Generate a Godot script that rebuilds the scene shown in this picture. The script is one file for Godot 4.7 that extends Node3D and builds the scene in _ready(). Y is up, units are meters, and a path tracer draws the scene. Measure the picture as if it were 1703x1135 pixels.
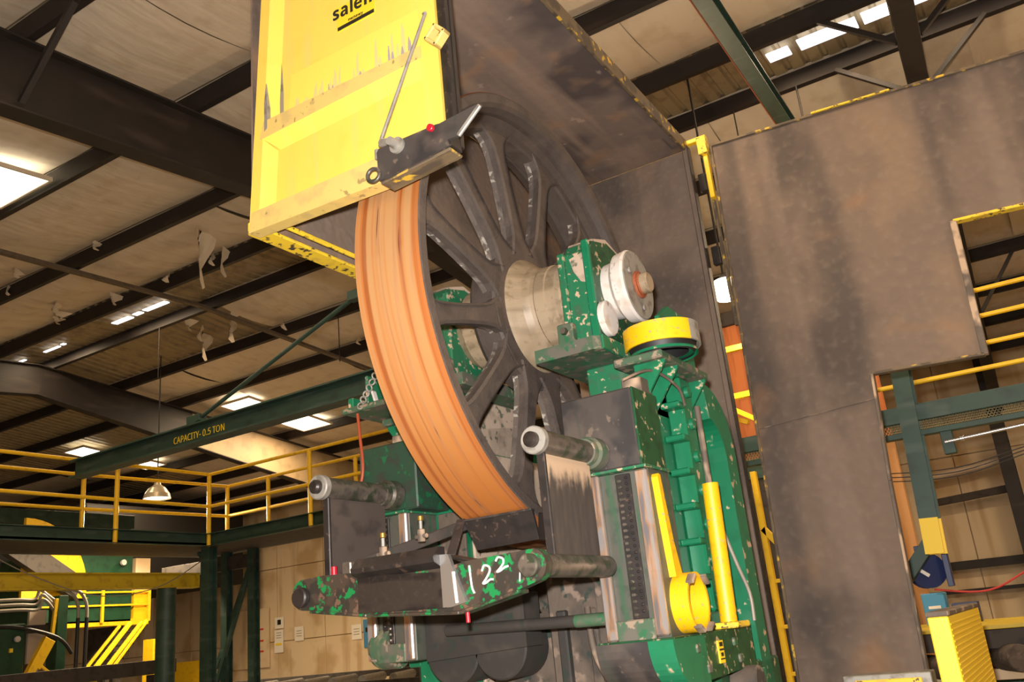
extends Node3D
# A saw mill band wheel under its yellow guard, inside a steel shed. x runs along the wheel axle, -z away from the viewer.
const NOISE_SIZE := 256
var S: SurfaceTool
var O := Vector3.ZERO          # base of the thing being built: vertices are stored relative to it
var mir := false               # mirror in the middle plane of the wheel (x = -1.84)
var used := {}
var M := {}
var empty := true

func _ready() -> void:
	# ---- camera
	var cam := Camera3D.new()
	cam.name = "camera"
	cam.fov = 41.818
	cam.near = 0.05
	cam.far = 200.0
	cam.transform = Transform3D(Basis(Vector3(0.84384, -0.09554, -0.52802), Vector3(0.24147, 0.94637, 0.21466), Vector3(0.47919, -0.30863, 0.82166)).orthonormalized(), Vector3(0, 1.6, 0))
	add_child(cam)
	cam.current = true
	# ---- surroundings and exposure
	var we := WorldEnvironment.new()
	we.name = "surroundings"
	var env := Environment.new()
	env.background_mode = Environment.BG_COLOR
	env.background_color = Color(0.80, 0.86, 0.95)
	env.background_energy_multiplier = 2.0
	env.tonemap_mode = Environment.TONE_MAPPER_LINEAR
	env.tonemap_exposure = 1.0
	env.sdfgi_enabled = true
	env.ssao_enabled = true
	env.ssil_enabled = true
	we.environment = env
	add_child(we)
	# ---- the photographer's flash, just above the lens
	var fl := SpotLight3D.new()
	fl.name = "camera_flash"
	fl.position = Vector3(-0.04, 1.74, -0.02)
	fl.basis = cam.basis
	fl.spot_angle = 80.0
	fl.spot_angle_attenuation = 0.25
	fl.spot_range = 60.0
	fl.spot_attenuation = 2.0
	fl.light_color = Color(1.0, 0.975, 0.95)
	fl.light_energy = FLASH
	fl.light_size = 0.03
	fl.shadow_enabled = true
	add_child(fl)
	materials()
	building()
	steelwork()
	far_things()
	mezzanine()
	right_side()
	wheel()
	guard()
	for side in [false, true]:
		column(side)
		bearing(side)
	swing_frame()
	tools()
	base()

const FLASH := 25.0
const SKY_LIGHT := 10.5

# ------------------------------------------------------------------ bookkeeping
func numbered(called: String) -> String:
	if not used.has(called):
		used[called] = 0
		return called
	used[called] += 1
	return "%s_%03d" % [called, used[called]]

func tag(o: Node, label := "", category := "", group := "", kind := "") -> Node:
	if label: o.set_meta("label", label)
	if category: o.set_meta("category", category)
	if group: o.set_meta("group", group)
	if kind: o.set_meta("kind", kind)
	return o

func thing(called: String, label: String, category: String, at: Vector3, group := "", kind := "") -> Node3D:
	var o := Node3D.new()
	o.name = numbered(called)
	add_child(o)
	O = mx(at)
	o.position = O
	tag(o, label, category, group, kind)
	return o

func part(called: String, m: Material, parent: Node3D, label := "") -> MeshInstance3D:
	var o := MeshInstance3D.new()
	o.mesh = S.commit()
	o.material_override = m
	o.name = called
	parent.add_child(o, true)
	if label: o.set_meta("label", label)
	new_shape()
	return o

func single(called: String, m: Material, label: String, category: String, at: Vector3, group := "", kind := "") -> MeshInstance3D:
	# a thing that is one mesh; its shape was collected with O = the base (call at() first)
	var o := MeshInstance3D.new()
	o.mesh = S.commit()
	o.material_override = m
	o.name = numbered(called)
	add_child(o)
	o.position = O
	tag(o, label, category, group, kind)
	new_shape()
	return o

func at(p: Vector3) -> void:
	O = mx(p)

func new_shape() -> void:
	S = SurfaceTool.new()
	S.begin(Mesh.PRIMITIVE_TRIANGLES)

func mx(p: Vector3) -> Vector3:
	return Vector3(-3.68 - p.x, p.y, p.z) if mir else p

func mn(n: Vector3) -> Vector3:
	return Vector3(-n.x, n.y, n.z) if mir else n

# ------------------------------------------------------------------ shapes (world coordinates)
func tri(a: Vector3, b: Vector3, c: Vector3, na: Vector3, nb: Vector3, nc: Vector3, ua := Vector2.ZERO, ub := Vector2.ZERO, uc := Vector2.ZERO) -> void:
	a = mx(a); b = mx(b); c = mx(c)
	na = mn(na); nb = mn(nb); nc = mn(nc)
	var g := (b - a).cross(c - a)
	if g.length_squared() < 1e-16: return
	if g.dot(na + nb + nc) > 0.0:
		var t := b; b = c; c = t
		t = nb; nb = nc; nc = t
		var u := ub; ub = uc; uc = u
	S.set_normal(na); S.set_uv(ua); S.add_vertex(a - O)
	S.set_normal(nb); S.set_uv(ub); S.add_vertex(b - O)
	S.set_normal(nc); S.set_uv(uc); S.add_vertex(c - O)

func face(p: Array, away: Vector3) -> void:
	# a flat convex face whose normal points away from the point «away»
	var n: Vector3 = (p[1] - p[0]).cross(p[2] - p[0])
	if n.length_squared() < 1e-14 and p.size() > 3: n = (p[2] - p[0]).cross(p[3] - p[0])
	n = n.normalized()
	if n.dot(p[0] - away) < 0.0: n = -n
	for i in range(1, p.size() - 1):
		tri(p[0], p[i], p[i + 1], n, n, n)

func bx(c: Vector3, s: Vector3, b := Basis.IDENTITY, ch := 0.004) -> void:
	var h := s * 0.5
	ch = minf(ch, minf(h.x, minf(h.y, h.z)) * 0.6)
	var ax := [b.x.normalized(), b.y.normalized(), b.z.normalized()]
	for i in 3:
		var j := (i + 1) % 3
		var k := (i + 2) % 3
		for sg in [-1.0, 1.0]:
			var o: Vector3 = c + ax[i] * h[i] * sg
			var u: Vector3 = ax[j] * (h[j] - ch)
			var v: Vector3 = ax[k] * (h[k] - ch)
			face([o + u + v, o - u + v, o - u - v, o + u - v], c)
	if ch <= 0.0: return
	for i in 3:
		var j := (i + 1) % 3
		var k := (i + 2) % 3
		for sj in [-1.0, 1.0]:
			for sk in [-1.0, 1.0]:
				var e1: Vector3 = c + ax[j] * h[j] * sj + ax[k] * (h[k] - ch) * sk
				var e2: Vector3 = c + ax[j] * (h[j] - ch) * sj + ax[k] * h[k] * sk
				var l: Vector3 = ax[i] * (h[i] - ch)
				face([e1 - l, e1 + l, e2 + l, e2 - l], c)
	for sx in [-1.0, 1.0]:
		for sy in [-1.0, 1.0]:
			for sz in [-1.0, 1.0]:
				var p: Array = []
				for i in 3:
					var sg := Vector3(sx, sy, sz)
					var q := c
					for j in 3:
						q += ax[j] * (h[j] - (0.0 if i == j else ch)) * sg[j]
					p.append(q)
				face(p, c)

func box(x0: float, y0: float, z0: float, x1: float, y1: float, z1: float, ch := 0.004) -> void:
	bx(Vector3((x0 + x1) * 0.5, (y0 + y1) * 0.5, (z0 + z1) * 0.5), Vector3(absf(x1 - x0), absf(y1 - y0), absf(z1 - z0)), Basis.IDENTITY, ch)

func along(a: Vector3, b: Vector3, up := Vector3.UP) -> Basis:
	# z along a -> b, y close to up
	var z := (b - a).normalized()
	if absf(z.dot(up)) > 0.98: up = Vector3(0, 0, 1) if absf(z.z) < 0.9 else Vector3(1, 0, 0)
	var x := up.cross(z).normalized()
	return Basis(x, z.cross(x).normalized(), z)

func bar(a: Vector3, b: Vector3, w: float, h: float, up := Vector3.UP, ch := 0.003) -> void:
	bx((a + b) * 0.5, Vector3(w, h, (b - a).length()), along(a, b, up), ch)

func lathe(a: Vector3, axis: Vector3, prof: Array, n := 24, from := 0.0, to := TAU) -> void:
	# prof: [distance along the axis, radius], each step a cone band with its own normal
	axis = axis.normalized()
	var u := axis.cross(Vector3(0.13, 0.97, 0.21)).normalized()
	if absf(axis.x) > 0.9: u = Vector3(0, 0, 1)
	if absf(axis.y) > 0.9: u = Vector3(0, 0, 1)
	var v := axis.cross(u).normalized()
	for i in prof.size() - 1:
		var p0: Vector2 = prof[i]
		var p1: Vector2 = prof[i + 1]
		var d := p1 - p0
		var nr := Vector2(d.y, -d.x).normalized()      # (along axis, radial)
		for k in n:
			var t0 := from + (to - from) * k / n
			var t1 := from + (to - from) * (k + 1) / n
			var r0 := u * cos(t0) + v * sin(t0)
			var r1 := u * cos(t1) + v * sin(t1)
			# outward: to the left of the way the profile runs
			var n0 := (axis * -nr.x + r0 * -nr.y).normalized()
			var n1 := (axis * -nr.x + r1 * -nr.y).normalized()
			var a0 := a + axis * p0.x + r0 * p0.y
			var a1 := a + axis * p0.x + r1 * p0.y
			var b0 := a + axis * p1.x + r0 * p1.y
			var b1 := a + axis * p1.x + r1 * p1.y
			tri(a0, a1, b1, n0, n1, n1)
			tri(a0, b1, b0, n0, n1, n0)

func cyl(a: Vector3, b: Vector3, r: float, n := 16, r2 := -1.0) -> void:
	var l := (b - a).length()
	if r2 < 0.0: r2 = r
	var c := minf(0.15 * minf(r, r2), 0.006)
	lathe(a, b - a, [Vector2(0, 0), Vector2(0, r - c), Vector2(c, r), Vector2(l - c, r2), Vector2(l, r2 - c), Vector2(l, 0)], n)

func pipe(p: Array, r: float, n := 10) -> void:
	var N := p.size()
	var ring: Array = []
	var x := Vector3.ZERO
	for i in N:
		var t: Vector3 = (p[mini(i + 1, N - 1)] - p[maxi(i - 1, 0)]).normalized()
		if i == 0: x = along(p[0], p[1]).x
		x = (x - t * x.dot(t)).normalized()
		var y := t.cross(x)
		var rr: Array = []
		for k in n:
			rr.append(x * cos(TAU * k / n) + y * sin(TAU * k / n))
		ring.append(rr)
	for i in N - 1:
		for k in n:
			var m := (k + 1) % n
			var a: Vector3 = ring[i][k]; var b: Vector3 = ring[i][m]
			var c: Vector3 = ring[i + 1][m]; var d: Vector3 = ring[i + 1][k]
			tri(p[i] + a * r, p[i] + b * r, p[i + 1] + c * r, a, b, c)
			tri(p[i] + a * r, p[i + 1] + c * r, p[i + 1] + d * r, a, c, d)
	for e in [0, N - 1]:
		var pts: Array = []
		for k in n: pts.append(p[e] + ring[e][k] * r)
		face(pts, p[1] if e == 0 else p[N - 2])

func curve(p: Array, steps := 6) -> Array:
	# a smooth line through the points
	var out: Array = []
	for i in p.size() - 1:
		var a: Vector3 = p[maxi(i - 1, 0)]; var b: Vector3 = p[i]
		var c: Vector3 = p[i + 1]; var d: Vector3 = p[mini(i + 2, p.size() - 1)]
		for k in steps:
			out.append(b.cubic_interpolate(c, a, d, float(k) / steps))
	out.append(p[-1])
	return out

func ext(poly: Array, o: Vector3, u: Vector3, v: Vector3, d: Vector3) -> void:
	# a flat outline (Vector2 in u, v) given the thickness d
	var pp := PackedVector2Array(poly)
	var idx := Geometry2D.triangulate_polygon(pp)
	var n := u.cross(v).normalized()
	if n.dot(d) < 0.0: n = -n
	var P: Array = []
	for q in poly: P.append(o + u * q.x + v * q.y)
	for i in range(0, idx.size(), 3):
		tri(P[idx[i]], P[idx[i + 1]], P[idx[i + 2]], -n, -n, -n)
		tri(P[idx[i]] + d, P[idx[i + 1]] + d, P[idx[i + 2]] + d, n, n, n)
	var area := 0.0
	for i in poly.size(): area += poly[i].cross(poly[(i + 1) % poly.size()])
	for i in poly.size():
		var j := (i + 1) % poly.size()
		var e: Vector2 = poly[j] - poly[i]
		var o2 := Vector2(e.y, -e.x).normalized() * signf(area)
		var m := (u * o2.x + v * o2.y).normalized()
		tri(P[i], P[j], P[j] + d, m, m, m)
		tri(P[i], P[j] + d, P[i] + d, m, m, m)

func ext_yz(poly: Array, x0: float, x1: float) -> void:
	# outline points are (z, y)
	ext(poly, Vector3(x0, 0, 0), Vector3(0, 0, 1), Vector3(0, 1, 0), Vector3(x1 - x0, 0, 0))

func ext_xy(poly: Array, z0: float, z1: float) -> void:
	ext(poly, Vector3(0, 0, z0), Vector3(1, 0, 0), Vector3(0, 1, 0), Vector3(0, 0, z1 - z0))

func section(poly: Array, a: Vector3, b: Vector3, up := Vector3.UP) -> void:
	# a rolled section (x sideways, y up) drawn out from a to b
	var f := along(a, b, up)
	ext(poly, a, f.x, f.y, b - a)

func i_section(h: float, w: float, tf: float, tw: float) -> Array:
	var a := w / 2; var t := tw / 2; var k := h / 2
	return [Vector2(-a, -k), Vector2(a, -k), Vector2(a, -k + tf), Vector2(t, -k + tf), Vector2(t, k - tf), Vector2(a, k - tf), Vector2(a, k), Vector2(-a, k), Vector2(-a, k - tf), Vector2(-t, k - tf), Vector2(-t, -k + tf), Vector2(-a, -k + tf)]

func c_section(h: float, w: float, t: float) -> Array:
	var k := h / 2
	return [Vector2(0, -k), Vector2(w, -k), Vector2(w, -k + t), Vector2(t, -k + t), Vector2(t, k - t), Vector2(w, k - t), Vector2(w, k), Vector2(0, k)]

func arc(c: Vector2, r: float, a0: float, a1: float, n: int) -> Array:
	var out: Array = []
	for i in n + 1:
		var t := deg_to_rad(lerpf(a0, a1, float(i) / n))
		out.append(c + Vector2(cos(t), sin(t)) * r)
	return out

# ------------------------------------------------------------------ materials
func noise_img(seed_: int, freq: float, stretch := Vector2.ONE, type := FastNoiseLite.TYPE_SIMPLEX_SMOOTH, oct := 4) -> Image:
	var f := FastNoiseLite.new()
	f.seed = seed_
	f.noise_type = type
	f.frequency = freq
	f.fractal_octaves = oct
	var im := f.get_seamless_image(maxi(16, int(NOISE_SIZE / stretch.x)), maxi(16, int(NOISE_SIZE / stretch.y)))
	im.resize(NOISE_SIZE, NOISE_SIZE, Image.INTERPOLATE_CUBIC)
	im.convert(Image.FORMAT_L8)
	return im

func tex(base: Color, layers: Array) -> ImageTexture:
	# layers: [noise image, low, high, colour]: the colour comes in where the noise rises from low to high
	var n := NOISE_SIZE * NOISE_SIZE
	var r := PackedFloat32Array(); r.resize(n); r.fill(base.r)
	var g := PackedFloat32Array(); g.resize(n); g.fill(base.g)
	var b := PackedFloat32Array(); b.resize(n); b.fill(base.b)
	for l in layers:
		var d: PackedByteArray = l[0].get_data()
		var lo: float = l[1] * 255.0
		var inv: float = 1.0 / (l[2] * 255.0 - lo)
		var c: Color = l[3]
		var masked: bool = l.size() > 4
		var md: PackedByteArray = l[4].get_data() if masked else d
		for i in n:
			var t := clampf((d[i] - lo) * inv, 0.0, 1.0) * c.a
			if masked: t *= clampf((md[i] - 128.0) * 0.05, 0.0, 1.0)
			if t > 0.0:
				r[i] += (c.r - r[i]) * t
				g[i] += (c.g - g[i]) * t
				b[i] += (c.b - b[i]) * t
	var out := PackedByteArray(); out.resize(n * 3)
	for i in n:
		out[i * 3] = int(r[i] * 255.0); out[i * 3 + 1] = int(g[i] * 255.0); out[i * 3 + 2] = int(b[i] * 255.0)
	return ImageTexture.create_from_image(Image.create_from_data(NOISE_SIZE, NOISE_SIZE, false, Image.FORMAT_RGB8, out))

func mat(called: String, t: Texture2D, tile: float, rough: float, metal := 0.0, bump: Image = null, height := 0.3) -> StandardMaterial3D:
	var m := StandardMaterial3D.new()
	m.resource_name = called
	m.albedo_texture = t
	m.roughness = rough
	m.metallic = metal
	m.uv1_triplanar = true
	m.uv1_world_triplanar = true
	m.uv1_scale = Vector3.ONE / tile
	if bump:
		m.heightmap_enabled = true
		m.heightmap_texture = ImageTexture.create_from_image(bump)
		m.heightmap_scale = height
	M[called] = m
	return m

func flat(called: String, c: Color, rough := 0.6, metal := 0.0) -> StandardMaterial3D:
	var m := StandardMaterial3D.new()
	m.resource_name = called
	m.albedo_color = c
	m.roughness = rough
	m.metallic = metal
	M[called] = m
	return m

func glow(called: String, c: Color, e: float) -> StandardMaterial3D:
	var m := flat(called, Color(0.8, 0.8, 0.78), 0.5)
	m.emission_enabled = true
	m.emission = c
	m.emission_energy_multiplier = e
	return m

func dust_from_above(a: Image, b: Image) -> StandardMaterial3D:
	# saw dust caked on the upper third of a plate, thinning out downwards in tongues
	var im := Image.create(128, 128, false, Image.FORMAT_RGB8)
	for y in 128:
		for x in 128:
			var v := y / 127.0
			var k := a.get_pixel(x, y).r * 0.25 + b.get_pixel(x * 2, 40).r * 0.75
			var t := smoothstep(0.12 + k * 0.45, 0.02 + k * 0.2, v)
			var grime := a.get_pixel(255 - x, y / 4).r
			im.set_pixel(x, y, Color8(74, 65, 59).lerp(Color8(54, 48, 45), grime).lerp(Color8(178, 152, 126), t))
	var m := StandardMaterial3D.new()
	m.resource_name = "settled_dust"
	m.albedo_texture = ImageTexture.create_from_image(im)
	m.roughness = 0.7
	M["settled_dust"] = m
	return m

func materials() -> void:
	new_shape()
	var big := noise_img(1, 0.008)
	var mid := noise_img(2, 0.02)
	var mid2 := noise_img(3, 0.025)
	var fine := noise_img(4, 0.07)
	var grit := noise_img(5, 0.2)
	var drip := noise_img(6, 0.03, Vector2(1, 10))     # vertical streaks
	var chips := noise_img(7, 0.045, Vector2.ONE, FastNoiseLite.TYPE_SIMPLEX_SMOOTH, 5)
	var chips2 := noise_img(8, 0.035, Vector2.ONE, FastNoiseLite.TYPE_SIMPLEX_SMOOTH, 5)
	var smear := noise_img(9, 0.02, Vector2(6, 1))
	var patch := noise_img(12, 0.012)
	var patch2 := noise_img(13, 0.016)
	# dusty, blackened inner faces of the guard
	mat("guard_dust", tex(Color8(120, 103, 90), [[big, 0.42, 0.8, Color8(85, 74, 67)], [patch, 0.62, 0.9, Color8(144, 112, 85, 180)], [drip, 0.55, 0.9, Color8(86, 76, 71, 170)], [grit, 0.6, 0.95, Color8(151, 134, 120, 80)]]), 2.6, 0.85, 0.0, grit, 0.35)
	var stain := noise_img(41, 0.014, Vector2(1, 1.6))
	var ooze := noise_img(42, 0.03, Vector2(1, 14))
	mat("panel_dust", tex(Color8(107, 91, 79), [[stain, 0.5, 0.8, Color8(64, 56, 52, 190)], [stain, 0.3, 0.12, Color8(120, 100, 83)], [ooze, 0.55, 0.85, Color8(72, 63, 58, 170)], [ooze, 0.3, 0.1, Color8(126, 108, 96, 120)], [patch2, 0.74, 0.95, Color8(136, 101, 72, 170)], [grit, 0.55, 0.95, Color8(132, 117, 103, 90)]]), 3.6, 0.85, 0.0, grit, 0.5)
	mat("guard_dust_top", tex(Color8(116, 100, 90), [[big, 0.45, 0.75, Color8(78, 68, 65)], [drip, 0.45, 0.8, Color8(146, 124, 106, 200)], [drip, 0.05, 0.0, Color8(80, 70, 66)], [patch2, 0.6, 0.8, Color8(152, 116, 86, 130)], [chips, 0.84, 0.87, Color8(170, 150, 138, 130), patch]]), 1.9, 0.75, 0.0, fine, 0.2)
	mat("guard_edge", tex(Color8(104, 88, 66), [[mid, 0.45, 0.6, Color8(76, 64, 52)], [chips2, 0.66, 0.7, Color8(206, 166, 50), patch]]), 0.9, 0.7)
	mat("worn_yellow_edge", tex(Color8(232, 196, 48), [[mid, 0.55, 0.8, Color8(206, 172, 64)], [chips, 0.6, 0.63, Color8(76, 62, 46), patch]]), 0.5, 0.55)
	mat("wheel_iron", tex(Color8(77, 68, 63), [[mid, 0.5, 0.85, Color8(63, 55, 52)], [grit, 0.5, 0.9, Color8(94, 83, 76, 120)], [patch, 0.6, 0.9, Color8(102, 86, 75, 150)]]), 0.8, 0.6, 0.1, grit, 0.12)
	mat("spoke_web", tex(Color8(98, 88, 82), [[mid, 0.5, 0.8, Color8(72, 64, 61)], [chips, 0.5, 0.55, Color8(172, 166, 154), patch2]]), 0.55, 0.55, 0.1, grit, 0.1)
	mat("hub_iron", tex(Color8(155, 136, 112), [[smear, 0.5, 0.8, Color8(123, 107, 83)], [chips, 0.66, 0.76, Color8(96, 81, 61, 170), patch]]), 0.5, 0.5)
	mat("yellow_paint", tex(Color8(240, 205, 88), [[mid, 0.55, 0.9, Color8(236, 200, 81)], [drip, 0.6, 0.95, Color8(230, 198, 119, 140)]]), 0.9, 0.42)
	mat("yellow_worn", tex(Color8(242, 206, 104), [[drip, 0.5, 0.7, Color8(222, 192, 122)], [drip, 0.8, 0.83, Color8(150, 144, 150)]]), 0.6, 0.5)
	mat("yellow_grimy", tex(Color8(215, 186, 106), [[mid, 0.5, 0.8, Color8(198, 171, 106)], [chips, 0.76, 0.82, Color8(131, 112, 74, 180), patch]]), 0.6, 0.6)
	mat("tool_yellow", tex(Color8(228, 177, 13), [[mid, 0.6, 0.85, Color8(211, 160, 21)], [chips, 0.7, 0.74, Color8(167, 142, 110), patch2]]), 0.35, 0.45)
	mat("bare_grey", tex(Color8(150, 146, 138), [[mid, 0.5, 0.8, Color8(120, 114, 106)]]), 0.4, 0.5, 0.3)
	mat("green_paint", tex(Color8(20, 106, 72), [[mid, 0.55, 0.9, Color8(17, 94, 62)], [grit, 0.75, 0.95, Color8(70, 124, 96, 90)], [chips, 0.74, 0.77, Color8(190, 160, 132), patch]]), 0.8, 0.36)
	mat("green_chipped", tex(Color8(28, 102, 68), [[mid, 0.55, 0.8, Color8(58, 88, 66)], [chips, 0.62, 0.66, Color8(186, 156, 130), patch], [drip, 0.66, 0.85, Color8(84, 104, 84, 150)]]), 0.4, 0.5)
	mat("green_dark", tex(Color8(18, 72, 42), [[mid, 0.5, 0.8, Color8(14, 56, 34)], [drip, 0.7, 0.85, Color8(40, 76, 50, 170)], [chips, 0.64, 0.68, Color8(170, 142, 114), patch2]]), 0.5, 0.42)
	mat("green_grimy", tex(Color8(64, 88, 66), [[mid, 0.4, 0.65, Color8(92, 88, 78)], [chips2, 0.6, 0.64, Color8(36, 92, 58), patch2], [chips, 0.62, 0.68, Color8(140, 122, 104), patch]]), 0.6, 0.6)
	mat("green_black", tex(Color8(46, 42, 37), [[big, 0.42, 0.5, Color8(62, 52, 44)], [chips, 0.46, 0.49, Color8(18, 112, 58), patch2], [chips2, 0.66, 0.7, Color8(98, 74, 60), patch]]), 0.42, 0.45)
	mat("saddle_steel", tex(Color8(70, 65, 62), [[big, 0.45, 0.75, Color8(50, 47, 48)], [patch, 0.6, 0.85, Color8(94, 83, 76, 160)], [drip, 0.68, 0.85, Color8(47, 63, 52, 120)], [chips, 0.72, 0.78, Color8(106, 94, 83), patch2]]), 0.7, 0.5, 0.2)
	mat("slide_bright", tex(Color8(172, 166, 164), [[drip, 0.5, 0.7, Color8(190, 144, 108)], [drip, 0.66, 0.8, Color8(128, 124, 128)]]), 0.35, 0.34, 0.6)
	mat("slide_dark", tex(Color8(82, 82, 74), [[mid, 0.5, 0.75, Color8(66, 74, 64)], [drip, 0.6, 0.8, Color8(44, 92, 62, 140)]]), 0.4, 0.5, 0.2)
	mat("black_steel", tex(Color8(44, 38, 36), [[mid, 0.5, 0.75, Color8(32, 29, 28)], [chips, 0.7, 0.76, Color8(82, 66, 56), patch]]), 0.5, 0.5, 0.2)
	mat("oily_steel", tex(Color8(60, 53, 48), [[smear, 0.5, 0.75, Color8(41, 37, 36)], [fine, 0.6, 0.9, Color8(78, 68, 61, 140)]]), 0.5, 0.36, 0.4)
	mat("dusty_arm", tex(Color8(92, 80, 70), [[mid, 0.5, 0.85, Color8(66, 58, 52, 200)], [patch, 0.55, 0.75, Color8(176, 150, 124)]]), 0.9, 0.7)
	mat("dusty_iron", tex(Color8(86, 75, 65), [[big, 0.5, 0.7, Color8(58, 52, 47)], [chips, 0.55, 0.68, Color8(116, 100, 88), patch], [chips2, 0.66, 0.72, Color8(37, 48, 41), patch2]]), 0.9, 0.8, 0.0, fine, 0.3)
	mat("dark_casting", tex(Color8(44, 41, 38), [[mid, 0.5, 0.8, Color8(58, 52, 47)], [chips, 0.66, 0.72, Color8(33, 43, 36), patch]]), 0.8, 0.7)
	mat("pin_steel", tex(Color8(107, 98, 89), [[mid, 0.5, 0.8, Color8(79, 72, 66)], [patch2, 0.55, 0.65, Color8(61, 70, 53)], [chips, 0.7, 0.74, Color8(138, 127, 114), patch]]), 0.4, 0.4, 0.5)
	mat("white_worn", tex(Color8(206, 198, 192), [[mid, 0.5, 0.85, Color8(186, 170, 154)], [chips, 0.74, 0.78, Color8(150, 132, 116), patch]]), 0.5, 0.45)
	mat("rust", tex(Color8(150, 76, 40), [[fine, 0.5, 0.8, Color8(110, 66, 44)]]), 0.2, 0.8)
	mat("pale_dust", tex(Color8(176, 156, 138), [[mid, 0.5, 0.8, Color8(150, 132, 116)], [chips, 0.68, 0.74, Color8(96, 96, 80), patch]]), 0.6, 0.85)
	mat("dark_plate", tex(Color8(70, 61, 56), [[mid, 0.5, 0.8, Color8(54, 48, 45)]]), 0.6, 0.6)
	M["settled_dust"] = dust_from_above(fine, mid)
	flat("black_rubber", Color8(24, 23, 23), 0.55)
	flat("chrome", Color8(176, 174, 172), 0.3, 0.8)
	flat("brass", Color8(190, 150, 70), 0.35, 0.8)
	flat("white_chalk", Color8(236, 236, 230), 0.9)
	flat("black_ink", Color8(22, 20, 16), 0.6)
	flat("label_yellow", Color8(242, 206, 40), 0.5)
	flat("red_plastic", Color8(170, 24, 40), 0.4)
	# the shed
	mat("primer_steel", tex(Color8(34, 28, 26), [[mid, 0.5, 0.8, Color8(28, 24, 22)], [smear, 0.62, 0.9, Color8(54, 45, 40)]]), 2.0, 0.6)
	mat("strut_grey", tex(Color8(100, 88, 74), [[mid, 0.5, 0.8, Color8(84, 73, 61)]]), 1.0, 0.6)
	mat("primer_skylit", tex(Color8(160, 138, 104), [[mid, 0.5, 0.8, Color8(146, 125, 93)]]), 2.0, 0.6)  # same frame steel made paler: skylight falling on it is put into the colour
	var wrinkle := noise_img(11, 0.03, Vector2(1, 5))
	mat("insulation", tex(Color8(222, 207, 184), [[mid, 0.5, 0.9, Color8(206, 188, 162)], [wrinkle, 0.65, 0.95, Color8(204, 184, 156, 120)]]), 2.4, 0.6, 0.0, wrinkle, 1.2)
	mat("deck_metal", tex(Color8(156, 138, 106), [[mid, 0.5, 0.8, Color8(128, 111, 84)]]), 2.0, 0.55, 0.2)
	mat("siding", tex(Color8(216, 194, 160), [[big, 0.5, 0.8, Color8(190, 162, 122)], [drip, 0.62, 0.85, Color8(176, 146, 108, 150)]]), 4.0, 0.7)
	mat("tan_board", tex(Color8(190, 138, 86), [[drip, 0.5, 0.8, Color8(166, 114, 68)]]), 1.2, 0.7)
	mat("plywood", tex(Color8(196, 112, 58), [[drip, 0.5, 0.8, Color8(166, 88, 44)]]), 1.2, 0.7)  # the orange cast of a warm lamp is put into this wood colour
	mat("rail_yellow", tex(Color8(240, 192, 24), [[mid, 0.6, 0.9, Color8(214, 166, 24)]]), 1.0, 0.45)
	mat("beam_yellow", tex(Color8(206, 178, 36), [[mid, 0.5, 0.85, Color8(180, 150, 34)]]), 1.0, 0.5)
	mat("deep_green", tex(Color8(42, 68, 58), [[mid, 0.5, 0.85, Color8(34, 54, 47)], [smear, 0.64, 0.85, Color8(62, 80, 72)]]), 1.2, 0.5)
	mat("machine_green", tex(Color8(24, 66, 44), [[mid, 0.5, 0.85, Color8(18, 52, 36)]]), 1.2, 0.45)
	mat("concrete", tex(Color8(146, 137, 125), [[big, 0.5, 0.8, Color8(118, 109, 98)], [grit, 0.5, 0.9, Color8(146, 138, 126, 120)]]), 3.0, 0.85)
	mat("soot_steel", tex(Color8(62, 54, 48), [[mid, 0.5, 0.8, Color8(44, 38, 34)]]), 1.0, 0.7)
	mat("paper", tex(Color8(232, 226, 214), []), 1.0, 0.8)
	mat("expanded_mesh", tex(Color8(120, 112, 76), [[mid, 0.5, 0.8, Color8(90, 86, 60)]]), 1.0, 0.6)
	flat("hose_grey", Color8(150, 142, 130), 0.5, 0.2)
	flat("hose_black", Color8(30, 28, 28), 0.5)
	flat("reel_blue", Color8(22, 40, 86), 0.4)
	flat("box_blue", Color8(60, 138, 186), 0.5)
	flat("conduit", Color8(212, 212, 214), 0.25, 0.9)
	flat("pipe_rust", Color8(206, 186, 164), 0.32, 0.1)
	flat("dark_bulk", Color8(26, 23, 21), 0.7)
	mat("green_sooty", tex(Color8(34, 62, 46), [[mid, 0.45, 0.75, Color8(48, 50, 45)], [chips, 0.66, 0.7, Color8(20, 88, 54), patch]]), 0.5, 0.5)
	flat("cord_orange", Color8(150, 66, 38), 0.5)
	flat("print_red", Color8(196, 60, 50), 0.6)
	flat("poster_blue", Color8(70, 132, 176), 0.6)
	flat("reflector", Color8(224, 212, 186), 0.3, 0.5)
	glow("skylight_glow", Color(1.0, 0.97, 0.88), 3.2)
	glow("slit_glow", Color(0.97, 0.97, 1.0), 2.2)
	glow("lamp_glow", Color(1.0, 0.95, 0.82), 5.0)
	# wood-coloured tread: streaks run round the wheel (u across, v round)
	var st := noise_img(21, 0.02, Vector2(1, 9), FastNoiseLite.TYPE_SIMPLEX_SMOOTH, 3)
	var st2 := noise_img(22, 0.03, Vector2(1, 10), FastNoiseLite.TYPE_SIMPLEX_SMOOTH, 5)
	var spot := noise_img(23, 0.03)
	var rusty := Image.create(NOISE_SIZE, NOISE_SIZE, false, Image.FORMAT_L8)   # the stretch of tread that is freshest rubbed
	for y in NOISE_SIZE:
		var k := exp(-pow((y / float(NOISE_SIZE) - 0.82) / 0.09, 2.0))
		rusty.fill_rect(Rect2i(0, y, NOISE_SIZE, 1), Color(k, k, k))
	var t := StandardMaterial3D.new()
	t.resource_name = "tread"
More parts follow.
